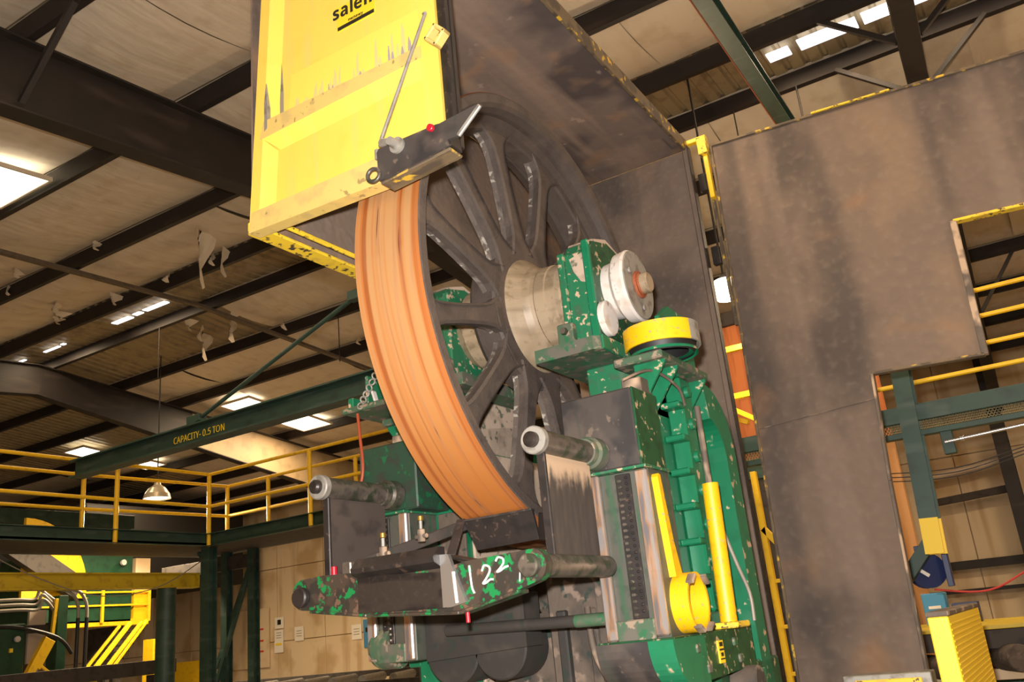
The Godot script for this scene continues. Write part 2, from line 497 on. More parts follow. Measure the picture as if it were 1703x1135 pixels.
	t.albedo_texture = tex(Color8(180, 136, 90), [[rusty, 0.0, 1.2, Color8(177, 103, 42)], [st, 0.5, 0.8, Color8(175, 107, 55)], [st2, 0.56, 0.8, Color8(145, 81, 40, 220)], [spot, 0.6, 0.9, Color8(156, 112, 85, 130)], [st, 0.3, 0.05, Color8(195, 153, 109, 200)], [spot, 0.9, 0.93, Color8(103, 64, 44)]])
	t.roughness = 0.5
	t.metallic = 0.1
	M["tread"] = t

# ------------------------------------------------------------------ the shed
const RIDGE := -9.0
const X0 := -34.0
const X1 := 6.0
const Z0 := 2.2
const Z1 := -20.0
var purlin_z := [1.6, 0.0, -1.7, -3.4, -5.1, -6.7, -8.2, -9.28, -10.75, -12.12, -13.65, -15.18, -16.7, -18.2, -19.7]

func roof_y(z: float) -> float:
	return 7.11 - (0.085 * (z - RIDGE) if z > RIDGE else 0.105 * (RIDGE - z))

func slope_basis(z: float) -> Basis:
	var a := Vector3(0, roof_y(z + 0.1), z + 0.1)
	var b := Vector3(0, roof_y(z - 0.1), z - 0.1)
	return along(a, b)

func building() -> void:
	var rng := RandomNumberGenerator.new()
	rng.seed = 4
	O = Vector3.ZERO
	box(X0 - 0.2, -0.2, Z1 - 0.2, X1 + 0.2, 0.0, Z0 + 0.2, 0.0)
	single("floor", M.concrete, "", "", O, "", "structure")
	# walls: back wall with siding sheets and girts, plain end walls and front wall
	var w := thing("wall_back", "", "", Vector3(0, 0, Z1), "", "structure")
	box(X0, 0, Z1 - 0.2, X1, 6.3, Z1 - 0.06, 0.0)
	part("wall_core", M.siding, w)
	var x := X0
	while x < X1 - 0.1:
		var x2 := minf(x + 1.9, X1)
		for yy in [[0.0, 1.98], [2.0, 4.1], [4.12, 6.2]]:
			box(x + 0.008, yy[0], Z1 - 0.06, x2 - 0.008, yy[1], Z1 - rng.randf_range(0.0, 0.008), 0.006)
			part("siding_sheet", M.siding, w)
		x += 1.9
	for ends in [["wall_left", X0], ["wall_right", X1]]:
		var sgn := -1.0 if ends[1] < 0.0 else 1.0
		O = Vector3(ends[1], 0, 0)
		ext_yz([Vector2(Z0, 0), Vector2(Z0, roof_y(Z0) + 0.25), Vector2(RIDGE, 7.4), Vector2(Z1, roof_y(Z1) + 0.25), Vector2(Z1, 0)], ends[1], ends[1] + 0.2 * sgn)
		single(ends[0], M.siding, "", "", O, "", "structure")
	O = Vector3(0, 0, Z0)
	box(X0, 0, Z0, X1, 6.4, Z0 + 0.2, 0.0)
	single("wall_front", M.siding, "", "", O, "", "structure")
	# ceiling: roof slab, insulation blankets sagging between the purlins, bare deck near the ridge
	var c := thing("ceiling", "", "", Vector3(0, 7.4, RIDGE), "", "structure")
	ext_yz([Vector2(Z0 + 0.3, roof_y(Z0) + 0.27), Vector2(RIDGE, 7.40), Vector2(Z1 - 0.3, roof_y(Z1) + 0.25), Vector2(Z1 - 0.3, roof_y(Z1) + 0.42), Vector2(RIDGE, 7.58), Vector2(Z0 + 0.3, roof_y(Z0) + 0.44)], X0 - 0.2, X1 + 0.2)
	part("roof_deck", M.deck_metal, c)
	for i in purlin_z.size() - 1:
		var za: float = purlin_z[i]
		var zb: float = purlin_z[i + 1]
		var xx := X0
		while xx < X1 - 0.1:
			var xe := minf(xx + 2.86, X1)
			var mid := (xx + xe) * 0.5
			var bare := i == 6 or (i == 7 and mid < -11.0) or ((i == 8 or i == 9) and mid < -16.5) or (i == 11 and mid < -21.0)
			if bare: deck_sheet(xx, xe, za, zb)
			else: blanket(xx, xe, za, zb, rng.randf_range(0.03, 0.09), rng)
			part("deck_sheet" if bare else "insulation_sheet", M.deck_metal if bare else M.insulation, c)
			xx = xe
	# torn pieces of insulation hanging down
	for f in [[-9.0, -7.5, 0.42, 0.85, 0.9], [-9.3, -8.12, 0.24, 0.4, 0.6], [-12.2, -10.2, 0.46, 0.5, 0.8], [-11.4, -10.1, 0.42, 0.4, 0.6], [-11.6, -6.45, 0.26, 0.12, 0.4], [-12.5, -7.6, 0.4, 0.16, 0.3], [-11.75, -8.1, 0.3, 0.2, 0.9], [-12.9, -7.9, 0.3, 0.14, 1.2], [-10.7, -10.6, 0.2, 0.2, 0.1], [-11.9, -9.6, 0.3, 0.2, 1.1], [-12.0, -9.95, 0.22, 0.26, 0.2], [-11.1, -9.9, 0.2, 0.16, 1.0], [-9.6, -8.15, 0.2, 0.16, 0.3], [-10.6, -8.15, 0.26, 0.12, 0.0], [-10.1, -6.65, 0.16, 0.1, 0.7], [-12.3, -6.75, 0.2, 0.14, 0.4], [-13.2, -8.05, 0.2, 0.1, 0.9], [-10.2, -12.0, 0.16, 0.12, 0.5]]:
		flap(f[0], f[1], f[2], f[3], f[4], rng)
		part("torn_flap", M.insulation, c)
	# purlins, from the nearest one on
	var said := ["dark purlin crossing the top left corner with a brace to the big frame", "dark purlin meeting the big frame beside the yellow door", "dark purlin just above the nearest torn insulation flap", "dark purlin on the near side of the bright ridge gaps", "dark purlin on the far side of the bright ridge gaps", "first dark purlin behind the bare ridge decking", "second dark purlin behind the bare ridge decking", "dark purlin beyond the pair of bright skylights over the jib crane", "dark purlin behind the jib crane crossing above the pale haunch", "dark purlin low over the far platform rails", "dark purlin next to the one along the back wall", "dark purlin running along the top of the back wall"]
	for i in range(3, purlin_z.size()):
		var z: float = purlin_z[i]
		var y := roof_y(z) + 0.1
		O = Vector3(0, y, z)
		section(c_section(0.2, 0.07, 0.012), Vector3(X0, y, z), Vector3(X1, y, z), slope_basis(z).y)
		single("roof_purlin", M.primer_steel, said[i - 3], "roof beam", O, "roof purlins")
	# skylights: the panel gives off the daylight that falls through it, its own light just below
	var n := 0
	for s in [[-9.1, -4.72, 0.95, 0.62, 0.5], [-14.2, -14.65, 0.85, 0.8, 1.7], [-14.3, -12.9, 0.85, 0.42, 0.6], [-19.85, -12.97, 0.75, 0.6, 0.7], [-19.7, -14.65, 0.75, 0.42, 2.2], [-5.6, -13.0, 1.2, 0.8, 1.0], [-2.2, -2.5, 1.2, 1.0, 2.4], [-8.5, -0.8, 1.2, 1.0, 0.7], [2.5, -4.2, 1.2, 1.0, 1.5], [1.6, -13.5, 1.2, 1.0, 2.6], [-27.0, -12.9, 1.0, 0.8, 1.0]]:  # after the ones in view, the rest are unseen, added for fill light
		n += 1
		var b := slope_basis(s[1])
		var p := Vector3(s[0], roof_y(s[1]) + 0.06, s[1])
		var sk := thing("window_%d" % n, "", "", p, "", "structure")
		bx(p, Vector3(s[2], 0.03, s[3]), b, 0.005)
		part("skylight_pane", M.skylight_glow, sk)
		for q in [[0.0, 1.0], [0.0, -1.0], [1.0, 0.0], [-1.0, 0.0]]:
			var o: Vector3 = p + b.x * q[0] * (s[2] * 0.5 + 0.015) + b.z * q[1] * (s[3] * 0.5 + 0.015)
			bx(o, Vector3(0.03 if q[0] != 0.0 else s[2] + 0.06, 0.05, 0.03 if q[1] != 0.0 else s[3]), b)
			part("skylight_curb", M.insulation, sk)
		daylight(sk, p - b.y * 0.06, b, Vector2(s[2], s[3]), SKY_LIGHT * s[4])
	# daylight through the gaps beside the ridge cap
	for s in [[-12.1, -11.55, -8.84, 0.11], [-12.38, -12.2, -8.85, 0.10], [-12.95, -12.5, -8.87, 0.12], [-15.0, -14.55, -8.9, 0.06], [-14.45, -14.36, -8.88, 0.07], [-15.95, -15.6, -8.9, 0.06], [-1.56, -1.32, -8.76, 0.2], [-1.22, -0.62, -8.74, 0.24], [-0.56, -0.2, -8.72, 0.24], [-0.14, 0.5, -8.72, 0.26], [0.6, 1.6, -8.72, 0.2]]:
		n += 1
		var p := Vector3((s[0] + s[1]) * 0.5, roof_y(s[2]) + 0.13, s[2])
		var sk := thing("window_%d" % n, "", "", p, "", "structure")
		bx(p, Vector3(s[1] - s[0], 0.02, s[3]), slope_basis(s[2]), 0.004)
		part("ridge_light_pane", M.slit_glow, sk)
		daylight(sk, p - Vector3(0, 0.03, 0), slope_basis(s[2]), Vector2(s[1] - s[0], s[3]), 1.4)

func daylight(parent: Node3D, p: Vector3, b: Basis, size: Vector2, e: float) -> void:
	var l := AreaLight3D.new()
	l.name = "daylight"
	l.area_size = size
	l.light_energy = e
	l.light_color = Color(1.0, 0.87, 0.70)
	l.area_range = 60.0
	l.shadow_enabled = true
	parent.add_child(l, true)
	# shines along -z of its basis: down
	l.transform = Transform3D(Basis(b.x, b.z, -b.y) * Basis(Vector3.RIGHT, PI), p - parent.position)
	if (l.global_transform.basis * Vector3(0, 0, -1)).y > 0.0:
		l.transform = Transform3D(Basis(b.x, b.z, -b.y), p - parent.position)

func blanket(xa: float, xb: float, za: float, zb: float, sag: float, rng: RandomNumberGenerator) -> void:
	var nx := 6
	var nz := 6
	var P: Array = []
	var ph := rng.randf() * TAU
	for i in nx + 1:
		var row: Array = []
		for k in nz + 1:
			var u := float(i) / nx
			var v := float(k) / nz
			var z := lerpf(za - 0.01, zb + 0.01, v)
			var belly := sin(PI * v) * (sag + 0.02 * sin(ph + u * 5.0))
			var seam := 0.02 * (1.0 - sin(PI * u))
			row.append(Vector3(lerpf(xa, xb, u), roof_y(z) + 0.215 - belly - seam + 0.02, z))
		P.append(row)
	grid(P)

func deck_sheet(xa: float, xb: float, za: float, zb: float) -> void:
	var P: Array = []
	var pitch := 0.2
	var xs: Array = []
	var x := xa
	while x < xb - 0.01:
		for q in [[0.0, 0.0], [0.3, 0.0], [0.42, 0.035], [0.58, 0.035], [0.7, 0.0]]:
			if x + q[0] * pitch < xb: xs.append([x + q[0] * pitch, q[1]])
		x += pitch
	xs.append([xb, 0.0])
	for s in xs:
		var row: Array = []
		for z in [za, zb]:
			row.append(Vector3(s[0], roof_y(z) + 0.215 + s[1], z))
		P.append(row)
	grid(P, false)

func grid(P: Array, smooth := true) -> void:
	var nx := P.size()
	var nz: int = P[0].size()
	var N: Array = []
	for i in nx:
		var row: Array = []
		for k in nz:
			var a: Vector3 = P[mini(i + 1, nx - 1)][k] - P[maxi(i - 1, 0)][k]
			var b: Vector3 = P[i][mini(k + 1, nz - 1)] - P[i][maxi(k - 1, 0)]
			var n := a.cross(b).normalized()
			row.append(n if n.y < 0.0 else -n)
		N.append(row)
	for i in nx - 1:
		for k in nz - 1:
			var a: Vector3 = P[i][k]; var b: Vector3 = P[i + 1][k]; var c: Vector3 = P[i + 1][k + 1]; var d: Vector3 = P[i][k + 1]
			if smooth:
				tri(a, b, c, N[i][k], N[i + 1][k], N[i + 1][k + 1])
				tri(a, c, d, N[i][k], N[i + 1][k + 1], N[i][k + 1])
			else:
				face([a, b, c, d], (a + c) * 0.5 + Vector3(0, 1, 0))

func flap(x: float, z: float, w: float, l: float, turn: float, rng: RandomNumberGenerator) -> void:
	var top := Vector3(x, roof_y(z) + 0.17, z)
	var u := Vector3(cos(turn), 0, sin(turn))
	var n := u.cross(Vector3.UP)
	var P: Array = []
	var skew := rng.randf_range(-0.35, 0.35)
	for k in 6:
		var v := k / 5.0
		var row: Array = []
		var half := w * 0.5 * (1.0 - 0.86 * v)
		for i in 4:
			var s := lerpf(-half, half, i / 3.0)
			row.append(top + u * (s + skew * w * v) - Vector3(0, l * v, 0) + n * (0.09 * sin(v * 3.0 + s * 8.0)))
		P.append(row)
	grid(P)

# ------------------------------------------------------------------ roof frames
func frame_depth(z: float) -> float:
	var k := [[2.2, 1.1], [-3.0, 0.67], [-9.0, 0.56], [-12.5, 0.74], [-15.7, 0.9], [-19.6, 1.35]]
	for i in k.size() - 1:
		if z <= k[i][0] and z >= k[i + 1][0]:
			return lerpf(k[i][1], k[i + 1][1], (z - k[i][0]) / (k[i + 1][0] - k[i][0]))
	return 1.35

func steelwork() -> void:
	for f in [[-6.4, -6.4, "primer brown steel roof frame passing behind the yellow guard door"], [-15.4, -15.4, "far steel roof frame with a pale end haunch over the raised platform"], [-0.18, -0.52, "dark steel roof frame with diagonal braces above the hinged guard panel"]]:
		frame(f[0], f[1], f[2])
	# a sag strut under the purlins on the left
	var a := Vector3(-10.55, roof_y(-5.2) - 0.05, -5.2)
	var b := Vector3(-11.0, roof_y(-9.0) - 0.05, -9.0)
	at(b)
	bar(a, b, 0.09, 0.05)
	bar(b, Vector3(-10.65, roof_y(-13.4) - 0.05, -13.4), 0.09, 0.05)
	single("roof_strut", M.strut_grey, "thin grey brown strut crossing under the purlins left of the guard", "strut", b)
	# green runway beam under the roof on the right
	a = Vector3(-1.40, 6.05, -1.0)
	b = Vector3(-1.44, 6.2, -14.0)
	var t := thing("runway_beam", "green steel runway beam hung under the roof right of the guard", "beam", a)
	section(i_section(0.16, 0.13, 0.014, 0.014), a, b)
	part("beam", M.deep_green, t)
	bar(a + Vector3(-0.075, 0, 0), b + Vector3(-0.075, 0, 0), 0.012, 0.15)
	part("wooden_edge", M.rust, t)
	for z in [-5.1, -9.28, -12.12]:
		cyl(Vector3(-1.42, 6.1, z), Vector3(-1.42, roof_y(z) + 0.02, z), 0.012, 6)
		part("hanger_rod", M.primer_steel, t)
	# hanging wires from the roof
	for s in [[-2.15, -9.28, 1.3, "thin dark wire hanging beside the yellow hinge of the guard panel"], [-12.3, -9.28, 0.9, "thin dark wire hanging below the bare ridge decking on the left"], [-9.6, -10.75, 0.8, "thin dark wire hanging just left of the orange tread"]]:
		at(Vector3(s[0], roof_y(s[1]), s[1]))
		cyl(O + Vector3(0, 0.02, 0), O - Vector3(0, s[2], 0), 0.008, 6)
		single("hanger_wire", M.primer_steel, s[3], "wire", O, "roof hanger wires")

func frame(xa: float, xb: float, label: String) -> void:
	var t := thing("roof_frame", label, "roof frame", Vector3(xa, 0, -0.2))
	var X := func(z: float) -> float: return lerpf(xa, xb, clampf((z + 8.0) / -8.0, -1.0, 1.6))
	var zs := [2.0, -0.5, -3.0, -6.0, -9.0, -12.5, -15.7]
	for i in zs.size() - 1:
		var z0: float = zs[i]; var z1: float = zs[i + 1]
		var x0: float = X.call(z0); var x1: float = X.call(z1)
		var p0 := Vector3(x0, roof_y(z0) - 0.02, z0); var p1 := Vector3(x1, roof_y(z1) - 0.02, z1)
		var q0 := p0 - Vector3(0, frame_depth(z0), 0); var q1 := p1 - Vector3(0, frame_depth(z1), 0)
		web(p0, p1, q1, q0)
		part("rafter_web", M.primer_skylit if xa < -15.0 and z0 < -12.0 else M.primer_steel, t)  # far end of the distant frame coloured as if lit by the skylights
		bar(p0, p1, 0.2, 0.02); part("top_flange", M.primer_steel, t)
		bar(q0, q1, 0.2, 0.022); part("bottom_flange", M.primer_steel, t)
	# haunch and rear column
	var z0 := -15.7
	var z1 := -19.2
	var x0: float = X.call(z0); var x1: float = X.call(z1)
	var p0 := Vector3(x0, roof_y(z0) - 0.02, z0); var p1 := Vector3(x1, roof_y(z1) - 0.02, z1)
	var q0 := p0 - Vector3(0, frame_depth(z0), 0); var q1 := p1 - Vector3(0, frame_depth(z1), 0)
	web(p0, p1, q1, q0)
	part("haunch_web", M.primer_skylit if xa < -15.0 else M.primer_steel, t)
	bar(p0, p1, 0.2, 0.02); part("top_flange", M.primer_steel, t)
	bar(q0, q1, 0.2, 0.022); part("bottom_flange", M.primer_steel, t)
	section(i_section(0.6, 0.24, 0.02, 0.02), Vector3(x1 - 0.1, 0, -19.55), Vector3(x1 - 0.1, roof_y(-19.6), -19.55), Vector3(0, 0, 1))
	part("column", M.primer_steel, t)
	section(i_section(0.5, 0.22, 0.02, 0.02), Vector3(X.call(1.8), 0, 1.8), Vector3(X.call(1.8), roof_y(1.8) - 0.02, 1.8), Vector3(0, 0, 1))
	part("column", M.primer_steel, t)
	# angle braces from the purlins to the bottom flange
	for z in [-3.4, -8.2, -9.28, -15.18]:
		for s in [-1.0, 1.0]:
			if z == -3.4 and s < 0.0: continue
			if xa < -6.0 and z < -8.0: continue
			var xx: float = X.call(z)
			bar(Vector3(xx + s * 0.75, roof_y(z) + 0.02, z), Vector3(xx + s * 0.1, roof_y(z) - frame_depth(z) + 0.03, z), 0.05, 0.05)
			part("brace", M.primer_steel, t)

func web(a: Vector3, b: Vector3, c: Vector3, d: Vector3) -> void:
	var h := Vector3(0.012, 0, 0)
	var m := (a + b + c + d) * 0.25
	face([a + h, b + h, c + h, d + h], m)
	face([a - h, b - h, c - h, d - h], m)
	face([a + h, a - h, b - h, b + h], m)
	face([d + h, d - h, c - h, c + h], m)
	face([a + h, a - h, d - h, d + h], m)
	face([b + h, b - h, c - h, c + h], m)

# ------------------------------------------------------------------ things far on the left
func far_things() -> void:
	# chipper hood: green housing with a yellow round cover
	var t := thing("machine_housing", "dark green machine housing with a round yellow cover behind the yellow beam", "machine", Vector3(-17.5, 0, -11.5))
	box(-18.4, 2.56, -12.34, -17.0, 3.92, -10.3, 0.02)
	part("housing", M.machine_green, t)
	ext_yz([Vector2(-11.28, 3.05)] + arc(Vector2(-9.9, 3.25), 1.32, 188, 90, 14).map(func(q): return q) + [Vector2(-9.9, 3.05)], -16.98, -16.9)
	part("round_cover", M.rail_yellow, t, "bright yellow quarter round cover")
	bar(Vector3(-16.7, 4.1, -9.4), Vector3(-16.7, 3.2, -10.9), 0.2, 0.42)
	part("belt_guard", M.soot_steel, t)
	box(-17.3, 2.5, -12.76, -17.0, 2.62, -10.3)
	part("base_strip", M.rail_yellow, t)
	box(-17.2, 2.62, -12.74, -17.02, 3.2, -12.4)
	part("end_plate", M.rail_yellow, t)
	box(-17.2, 3.2, -12.78, -17.02, 3.86, -12.42)
	part("end_sheet", M.siding, t)
	for z in [-11.63, -12.72]:
		box(-16.98, 2.56, z - 0.03, -16.93, 3.2, z + 0.03); part("rail_post", M.rail_yellow, t)
	for y in [2.9, 3.16]:
		bar(Vector3(-16.95, y, -10.3), Vector3(-16.95, y, -12.74), 0.035, 0.035); part("rail", M.rail_yellow, t)
	cyl(Vector3(-16.95, 3.75, -12.05), Vector3(-16.85, 3.75, -12.02), 0.06); part("work_lamp_head", M.white_worn, t)
	box(-18.2, 0.0, -12.3, -17.2, 2.5, -12.1); part("support_frame", M.soot_steel, t)
	box(-18.2, 0.0, -10.5, -17.2, 2.5, -10.3); part("support_frame", M.soot_steel, t)
	# stairs below it
	t = thing("staircase", "yellow steel stair rails rising to the green machine housing", "stairs", Vector3(-15.5, 0, -11.2))
	for k in [[-15.45, -10.52, 0.0, 0.07], [-15.5, -10.8, 0.0, 0.06], [-15.52, -10.93, 0.03, 0.06], [-16.3, -10.9, 0.0, 0.05]]:
		bar(Vector3(k[0], 1.72, k[1]), Vector3(k[0], 2.46 + k[2], k[1] - 0.68), k[3], k[3]); part("stair_rail", M.rail_yellow, t)
	for i in 6:
		box(-16.3, 1.70 + i * 0.12, -11.05 - i * 0.11, -15.55, 1.73 + i * 0.12, -10.93 - i * 0.11); part("step", M.soot_steel, t)
	bar(Vector3(-15.5, 0.0, -10.6), Vector3(-15.5, 1.74, -10.8), 0.08, 0.08); part("stringer_post", M.soot_steel, t)
	bar(Vector3(-16.3, 0.0, -10.6), Vector3(-16.3, 1.74, -10.8), 0.08, 0.08); part("stringer_post", M.soot_steel, t)
	at(Vector3(-15.4, 0, -11.72))
	box(-15.6, 0.0, -11.84, -15.3, 2.13, -11.6); single("guard_post", M.rail_yellow, "square yellow guard post beside the dark green round column", "post", O)
	# long dark conveyor
	t = thing("conveyor", "long dark conveyor trough in front of the yellow stairs", "conveyor", Vector3(-13.6, 0, -9.1))
	bar(Vector3(-13.6, 1.60, -7.6), Vector3(-13.6, 1.62, -10.6), 0.48, 0.22); part("trough", M.soot_steel, t)
	for z in [-7.8, -8.75, -9.1, -10.4]:
		box(-13.8, 0.0, z - 0.06, -13.4, 1.5, z + 0.06); part("leg", M.beam_yellow if z < -8.7 and z > -9.2 else M.soot_steel, t)
	# hydraulic unit with hoses
	t = thing("hydraulic_unit", "dark green hydraulic valve stand with grey hoses under the yellow beam", "machine", Vector3(-14.3, 0, -8.1))
	box(-14.6, 0.0, -8.35, -14.05, 2.45, -7.4, 0.02); part("cabinet", M.machine_green, t)
	box(-14.3, 2.3, -8.75, -14.1, 2.42, -7.4); part("manifold", M.soot_steel, t)
	bx(Vector3(-14.2, 2.25, -8.6), Vector3(0.05, 0.8, 0.28)); part("side_plate", M.pipe_rust, t)
	for k in [[2.78, 0.0], [2.70, 0.06], [2.62, 0.1]]:
		pipe(curve([Vector3(-14.05 + k[1], k[0], -7.4), Vector3(-14.0 + k[1], k[0] + 0.02, -8.1), Vector3(-14.0 + k[1], k[0] + 0.02, -8.42), Vector3(-14.0 + k[1], k[0] + 0.16, -8.5), Vector3(-14.0 + k[1], k[0] + 0.1, -8.6), Vector3(-14.0, k[0], -8.75)], 5), 0.026, 8); part("hose", M.hose_grey, t)
	pipe(curve([Vector3(-14.0, 2.42, -7.5), Vector3(-13.98, 2.38, -8.2), Vector3(-13.93, 2.2, -8.8), Vector3(-13.93, 1.95, -9.05)], 5), 0.03, 8); part("hose", M.hose_black, t)
	cyl(Vector3(-14.04, 2.22, -8.2), Vector3(-13.99, 2.22, -8.2), 0.045); part("gauge", M.white_worn, t)
	bx(Vector3(-14.03, 2.06, -8.12), Vector3(0.04, 0.06, 0.05)); part("tag_plate", M.label_yellow, t)
	bx(Vector3(-14.03, 2.1, -7.88), Vector3(0.04, 0.4, 0.05)); part("side_strip", M.rail_yellow, t)
	cyl(Vector3(-14.05, 1.63, -8.08), Vector3(-13.9, 1.63, -8.08), 0.06); part("valve_wheel", M.print_red, t)
	at(Vector3(-14.1, 0, -8.85))
	box(-14.25, 0.0, -8.98, -13.98, 2.85, -8.82); single("machine_post", M.machine_green, "dark green square post beside the grey hydraulic hoses", "post", O)
	t = thing("ladder_guard", "yellow slanted guard bars leaning beside the dark green square post", "guard", Vector3(-13.95, 0, -8.5))
	bar(Vector3(-13.95, 1.66, -8.36), Vector3(-13.95, 2.2, -8.64), 0.1, 0.12); part("bar", M.rail_yellow, t)
	bar(Vector3(-13.93, 1.76, -8.5), Vector3(-13.93, 2.16, -8.72), 0.06, 0.06); part("bar", M.rail_yellow, t)
	bar(Vector3(-13.93, 1.82, -8.52), Vector3(-13.93, 1.68, -8.7), 0.04, 0.04); part("bar", M.rail_yellow, t)
	bar(Vector3(-13.96, 2.25, -8.72), Vector3(-13.96, 2.8, -8.76), 0.05, 0.05); part("bar", M.rail_yellow, t)
	bar(Vector3(-13.95, 0.0, -8.3), Vector3(-13.95, 1.7, -8.36), 0.1, 0.1); part("bar", M.rail_yellow, t)
	t = thing("hose_stand", "pair of thick black hoses rising into bent grey pipes before the stairs", "hose", Vector3(-14, 0, -9.35))
	for k in [[-9.24, 0.0], [-9.36, 0.05]]:
		cyl(Vector3(-14.1 + k[1], 1.7, k[0]), Vector3(-14.1 + k[1], 2.5, k[0]), 0.03, 10); part("upright_hose", M.hose_black, t)
		pipe(curve([Vector3(-14.1 + k[1], 2.5, k[0]), Vector3(-14.1 + k[1], 2.72, k[0] + 0.02), Vector3(-14.1 + k[1], 2.9, k[0] + 0.14), Vector3(-14.1 + k[1], 2.96, k[0] + 0.34)], 5), 0.028, 8); part("bent_hose", M.hose_grey, t)
	box(-14.22, 0.0, -9.5, -13.98, 1.72, -9.12); part("base", M.soot_steel, t)
	# yellow I beam on a round column
	t = thing("yellow_beam", "long yellow steel beam lying level under the platform on the left", "beam", Vector3(-12.5, 2.91, -8.0))
	section(i_section(0.235, 0.2, 0.02, 0.016), Vector3(-12.5, 2.91, -3.0), Vector3(-12.5, 2.91, -10.27)); part("beam", M.beam_yellow, t)
	box(-12.6, 2.8, -10.27, -12.4, 3.02, -10.25); part("end_plate", M.beam_yellow, t)
	at(Vector3(-12.5, 0, -9.75))
	cyl(Vector3(-12.5, 0, -9.7), Vector3(-12.5, 2.79, -9.7), 0.15, 20); single("round_column", M.deep_green, "dark green round column holding up the yellow beam", "column", O)
	# slack cable under the beam
	at(Vector3(-12.3, 3, -8.4))
	pipe(curve([Vector3(-12.3, 3.32, -6.6), Vector3(-12.3, 2.95, -7.4), Vector3(-12.3, 2.68, -8.4), Vector3(-12.3, 2.8, -9.4), Vector3(-12.3, 3.2, -10.2)], 6), 0.008, 6)
	single("slack_cable", M.hose_grey, "thin cable sagging in front of the yellow beam", "cable", O)
	# hanging high bay lamps
	high_bay(Vector3(-13.72, 4.47, -10.4), 0.24, 0.25, "bell shaped glowing lamp hanging above the platform rails")
	# yellow curbs and wall papers on the back wall
	at(Vector3(-22.8, 0, -18.5))
	box(-23.6, 0.0, -18.6, -22.0, 1.69, -18.4); single("barrier", M.rail_yellow, "low yellow barrier by the back wall behind the platform posts", "barrier", O)
	t = thing("door_panel", "pale wall board with red painted marks behind the platform post", "board", Vector3(-21.9, 2.1, -19.98))
	box(-22.6, 1.3, -19.99, -21.0, 3.0, -19.94); part("board", M.siding, t)
	for k in [[2.35, 0.22], [2.02, 0.3], [1.72, 0.22]]:
		bx(Vector3(-21.45, k[0], -19.935), Vector3(0.06, k[1] * 0.8, 0.01)); part("red_mark", M.print_red, t)
		bx(Vector3(-21.3, k[0] + 0.05, -19.935), Vector3(0.16, 0.05, 0.01)); part("red_mark", M.print_red, t)
	var papers := [[-20.6, 2.52, "square white notice with a black picture on the pale wall"], [-20.62, 2.16, "white notice below the one with a black picture"], [-20.63, 1.84, "white notice with a yellow heading, lowest of three in a column"], [-19.8, 2.15, "single white notice in the middle of the pale wall"], [-17.6, 2.02, "white notice beside the blue poster on the pale wall"]]
	for i in papers.size():
		var q = papers[i]
		t = thing("notice", q[2], "notice", Vector3(q[0], q[1], -19.93), "notices on the back wall")
		bx(Vector3(q[0], q[1], -19.98), Vector3(0.36, 0.4 if i > 2 else 0.32, 0.012), Basis.IDENTITY, 0.0); part("sheet", M.paper, t)
		for k in 3:
			if i == 0 or i == 2: break
			bx(Vector3(q[0], q[1] + 0.08 - k * 0.07, -19.97), Vector3(0.2, 0.015, 0.008), Basis.IDENTITY, 0.0); part("print_line", M.hose_grey, t)
		if i == 0:
			bx(Vector3(q[0], q[1] + 0.02, -19.97), Vector3(0.14, 0.14, 0.008), Basis.IDENTITY, 0.0); part("picture", M.black_ink, t)
		if i == 2:
			bx(Vector3(q[0], q[1] + 0.08, -19.97), Vector3(0.24, 0.06, 0.008), Basis.IDENTITY, 0.0); part("heading", M.label_yellow, t)
	t = thing("poster", "blue poster on the pale wall left of the green saw frame", "poster", Vector3(-17.0, 1.95, -19.95))
	bx(Vector3(-17.05, 1.95, -19.98), Vector3(0.6, 0.75, 0.012), Basis.IDENTITY, 0.0); part("sheet", M.poster_blue, t)
	bx(Vector3(-17.22, 2.05, -19.97), Vector3(0.1, 0.12, 0.01), Basis.IDENTITY, 0.0); part("picture", M.black_ink, t)
	# roller conveyor along the bottom left
	t = thing("roller_conveyor", "roller conveyor of pale metal rollers below the notices", "conveyor", Vector3(-11, 0, -12))
	for k in 8:
		var xx := -13.4 + k * 0.62
		cyl(Vector3(xx, 1.12, -12.3), Vector3(xx + 0.5, 1.12, -11.2), 0.07, 14); part("roller", M.bare_grey, t)
	bar(Vector3(-14, 1.06, -11.1), Vector3(-8.0, 1.06, -11.1), 0.06, 0.1); part("side_rail", M.soot_steel, t)
	bar(Vector3(-14, 1.16, -12.45), Vector3(-8.0, 1.16, -12.45), 0.06, 0.12); part("side_rail", M.soot_steel, t)
	for xx in [-13.6, -11.0, -8.3]:
		box(xx, 0.0, -12.48, xx + 0.1, 1.1, -12.4); part("leg", M.soot_steel, t)
		box(xx, 0.0, -11.14, xx + 0.1, 1.05, -11.06); part("leg", M.soot_steel, t)
	# dark machinery in the depth beyond the platform
	at(Vector3(-26, 0, -15))
	box(-26.5, 3.7, -19.0, -21.0, 5.75, -13.8, 0.05); single("machine_bulk", M.dark_bulk, "dark bulk of machinery seen through the far platform rails", "machine", O)
	at(Vector3(-20, 0, -6)); 
	box(-19.0, 4.75, -13.5, -18.6, 5.05, -4.0); single("conveyor_beam", M.deep_green, "green beam running level behind the left platform rails", "beam", O)

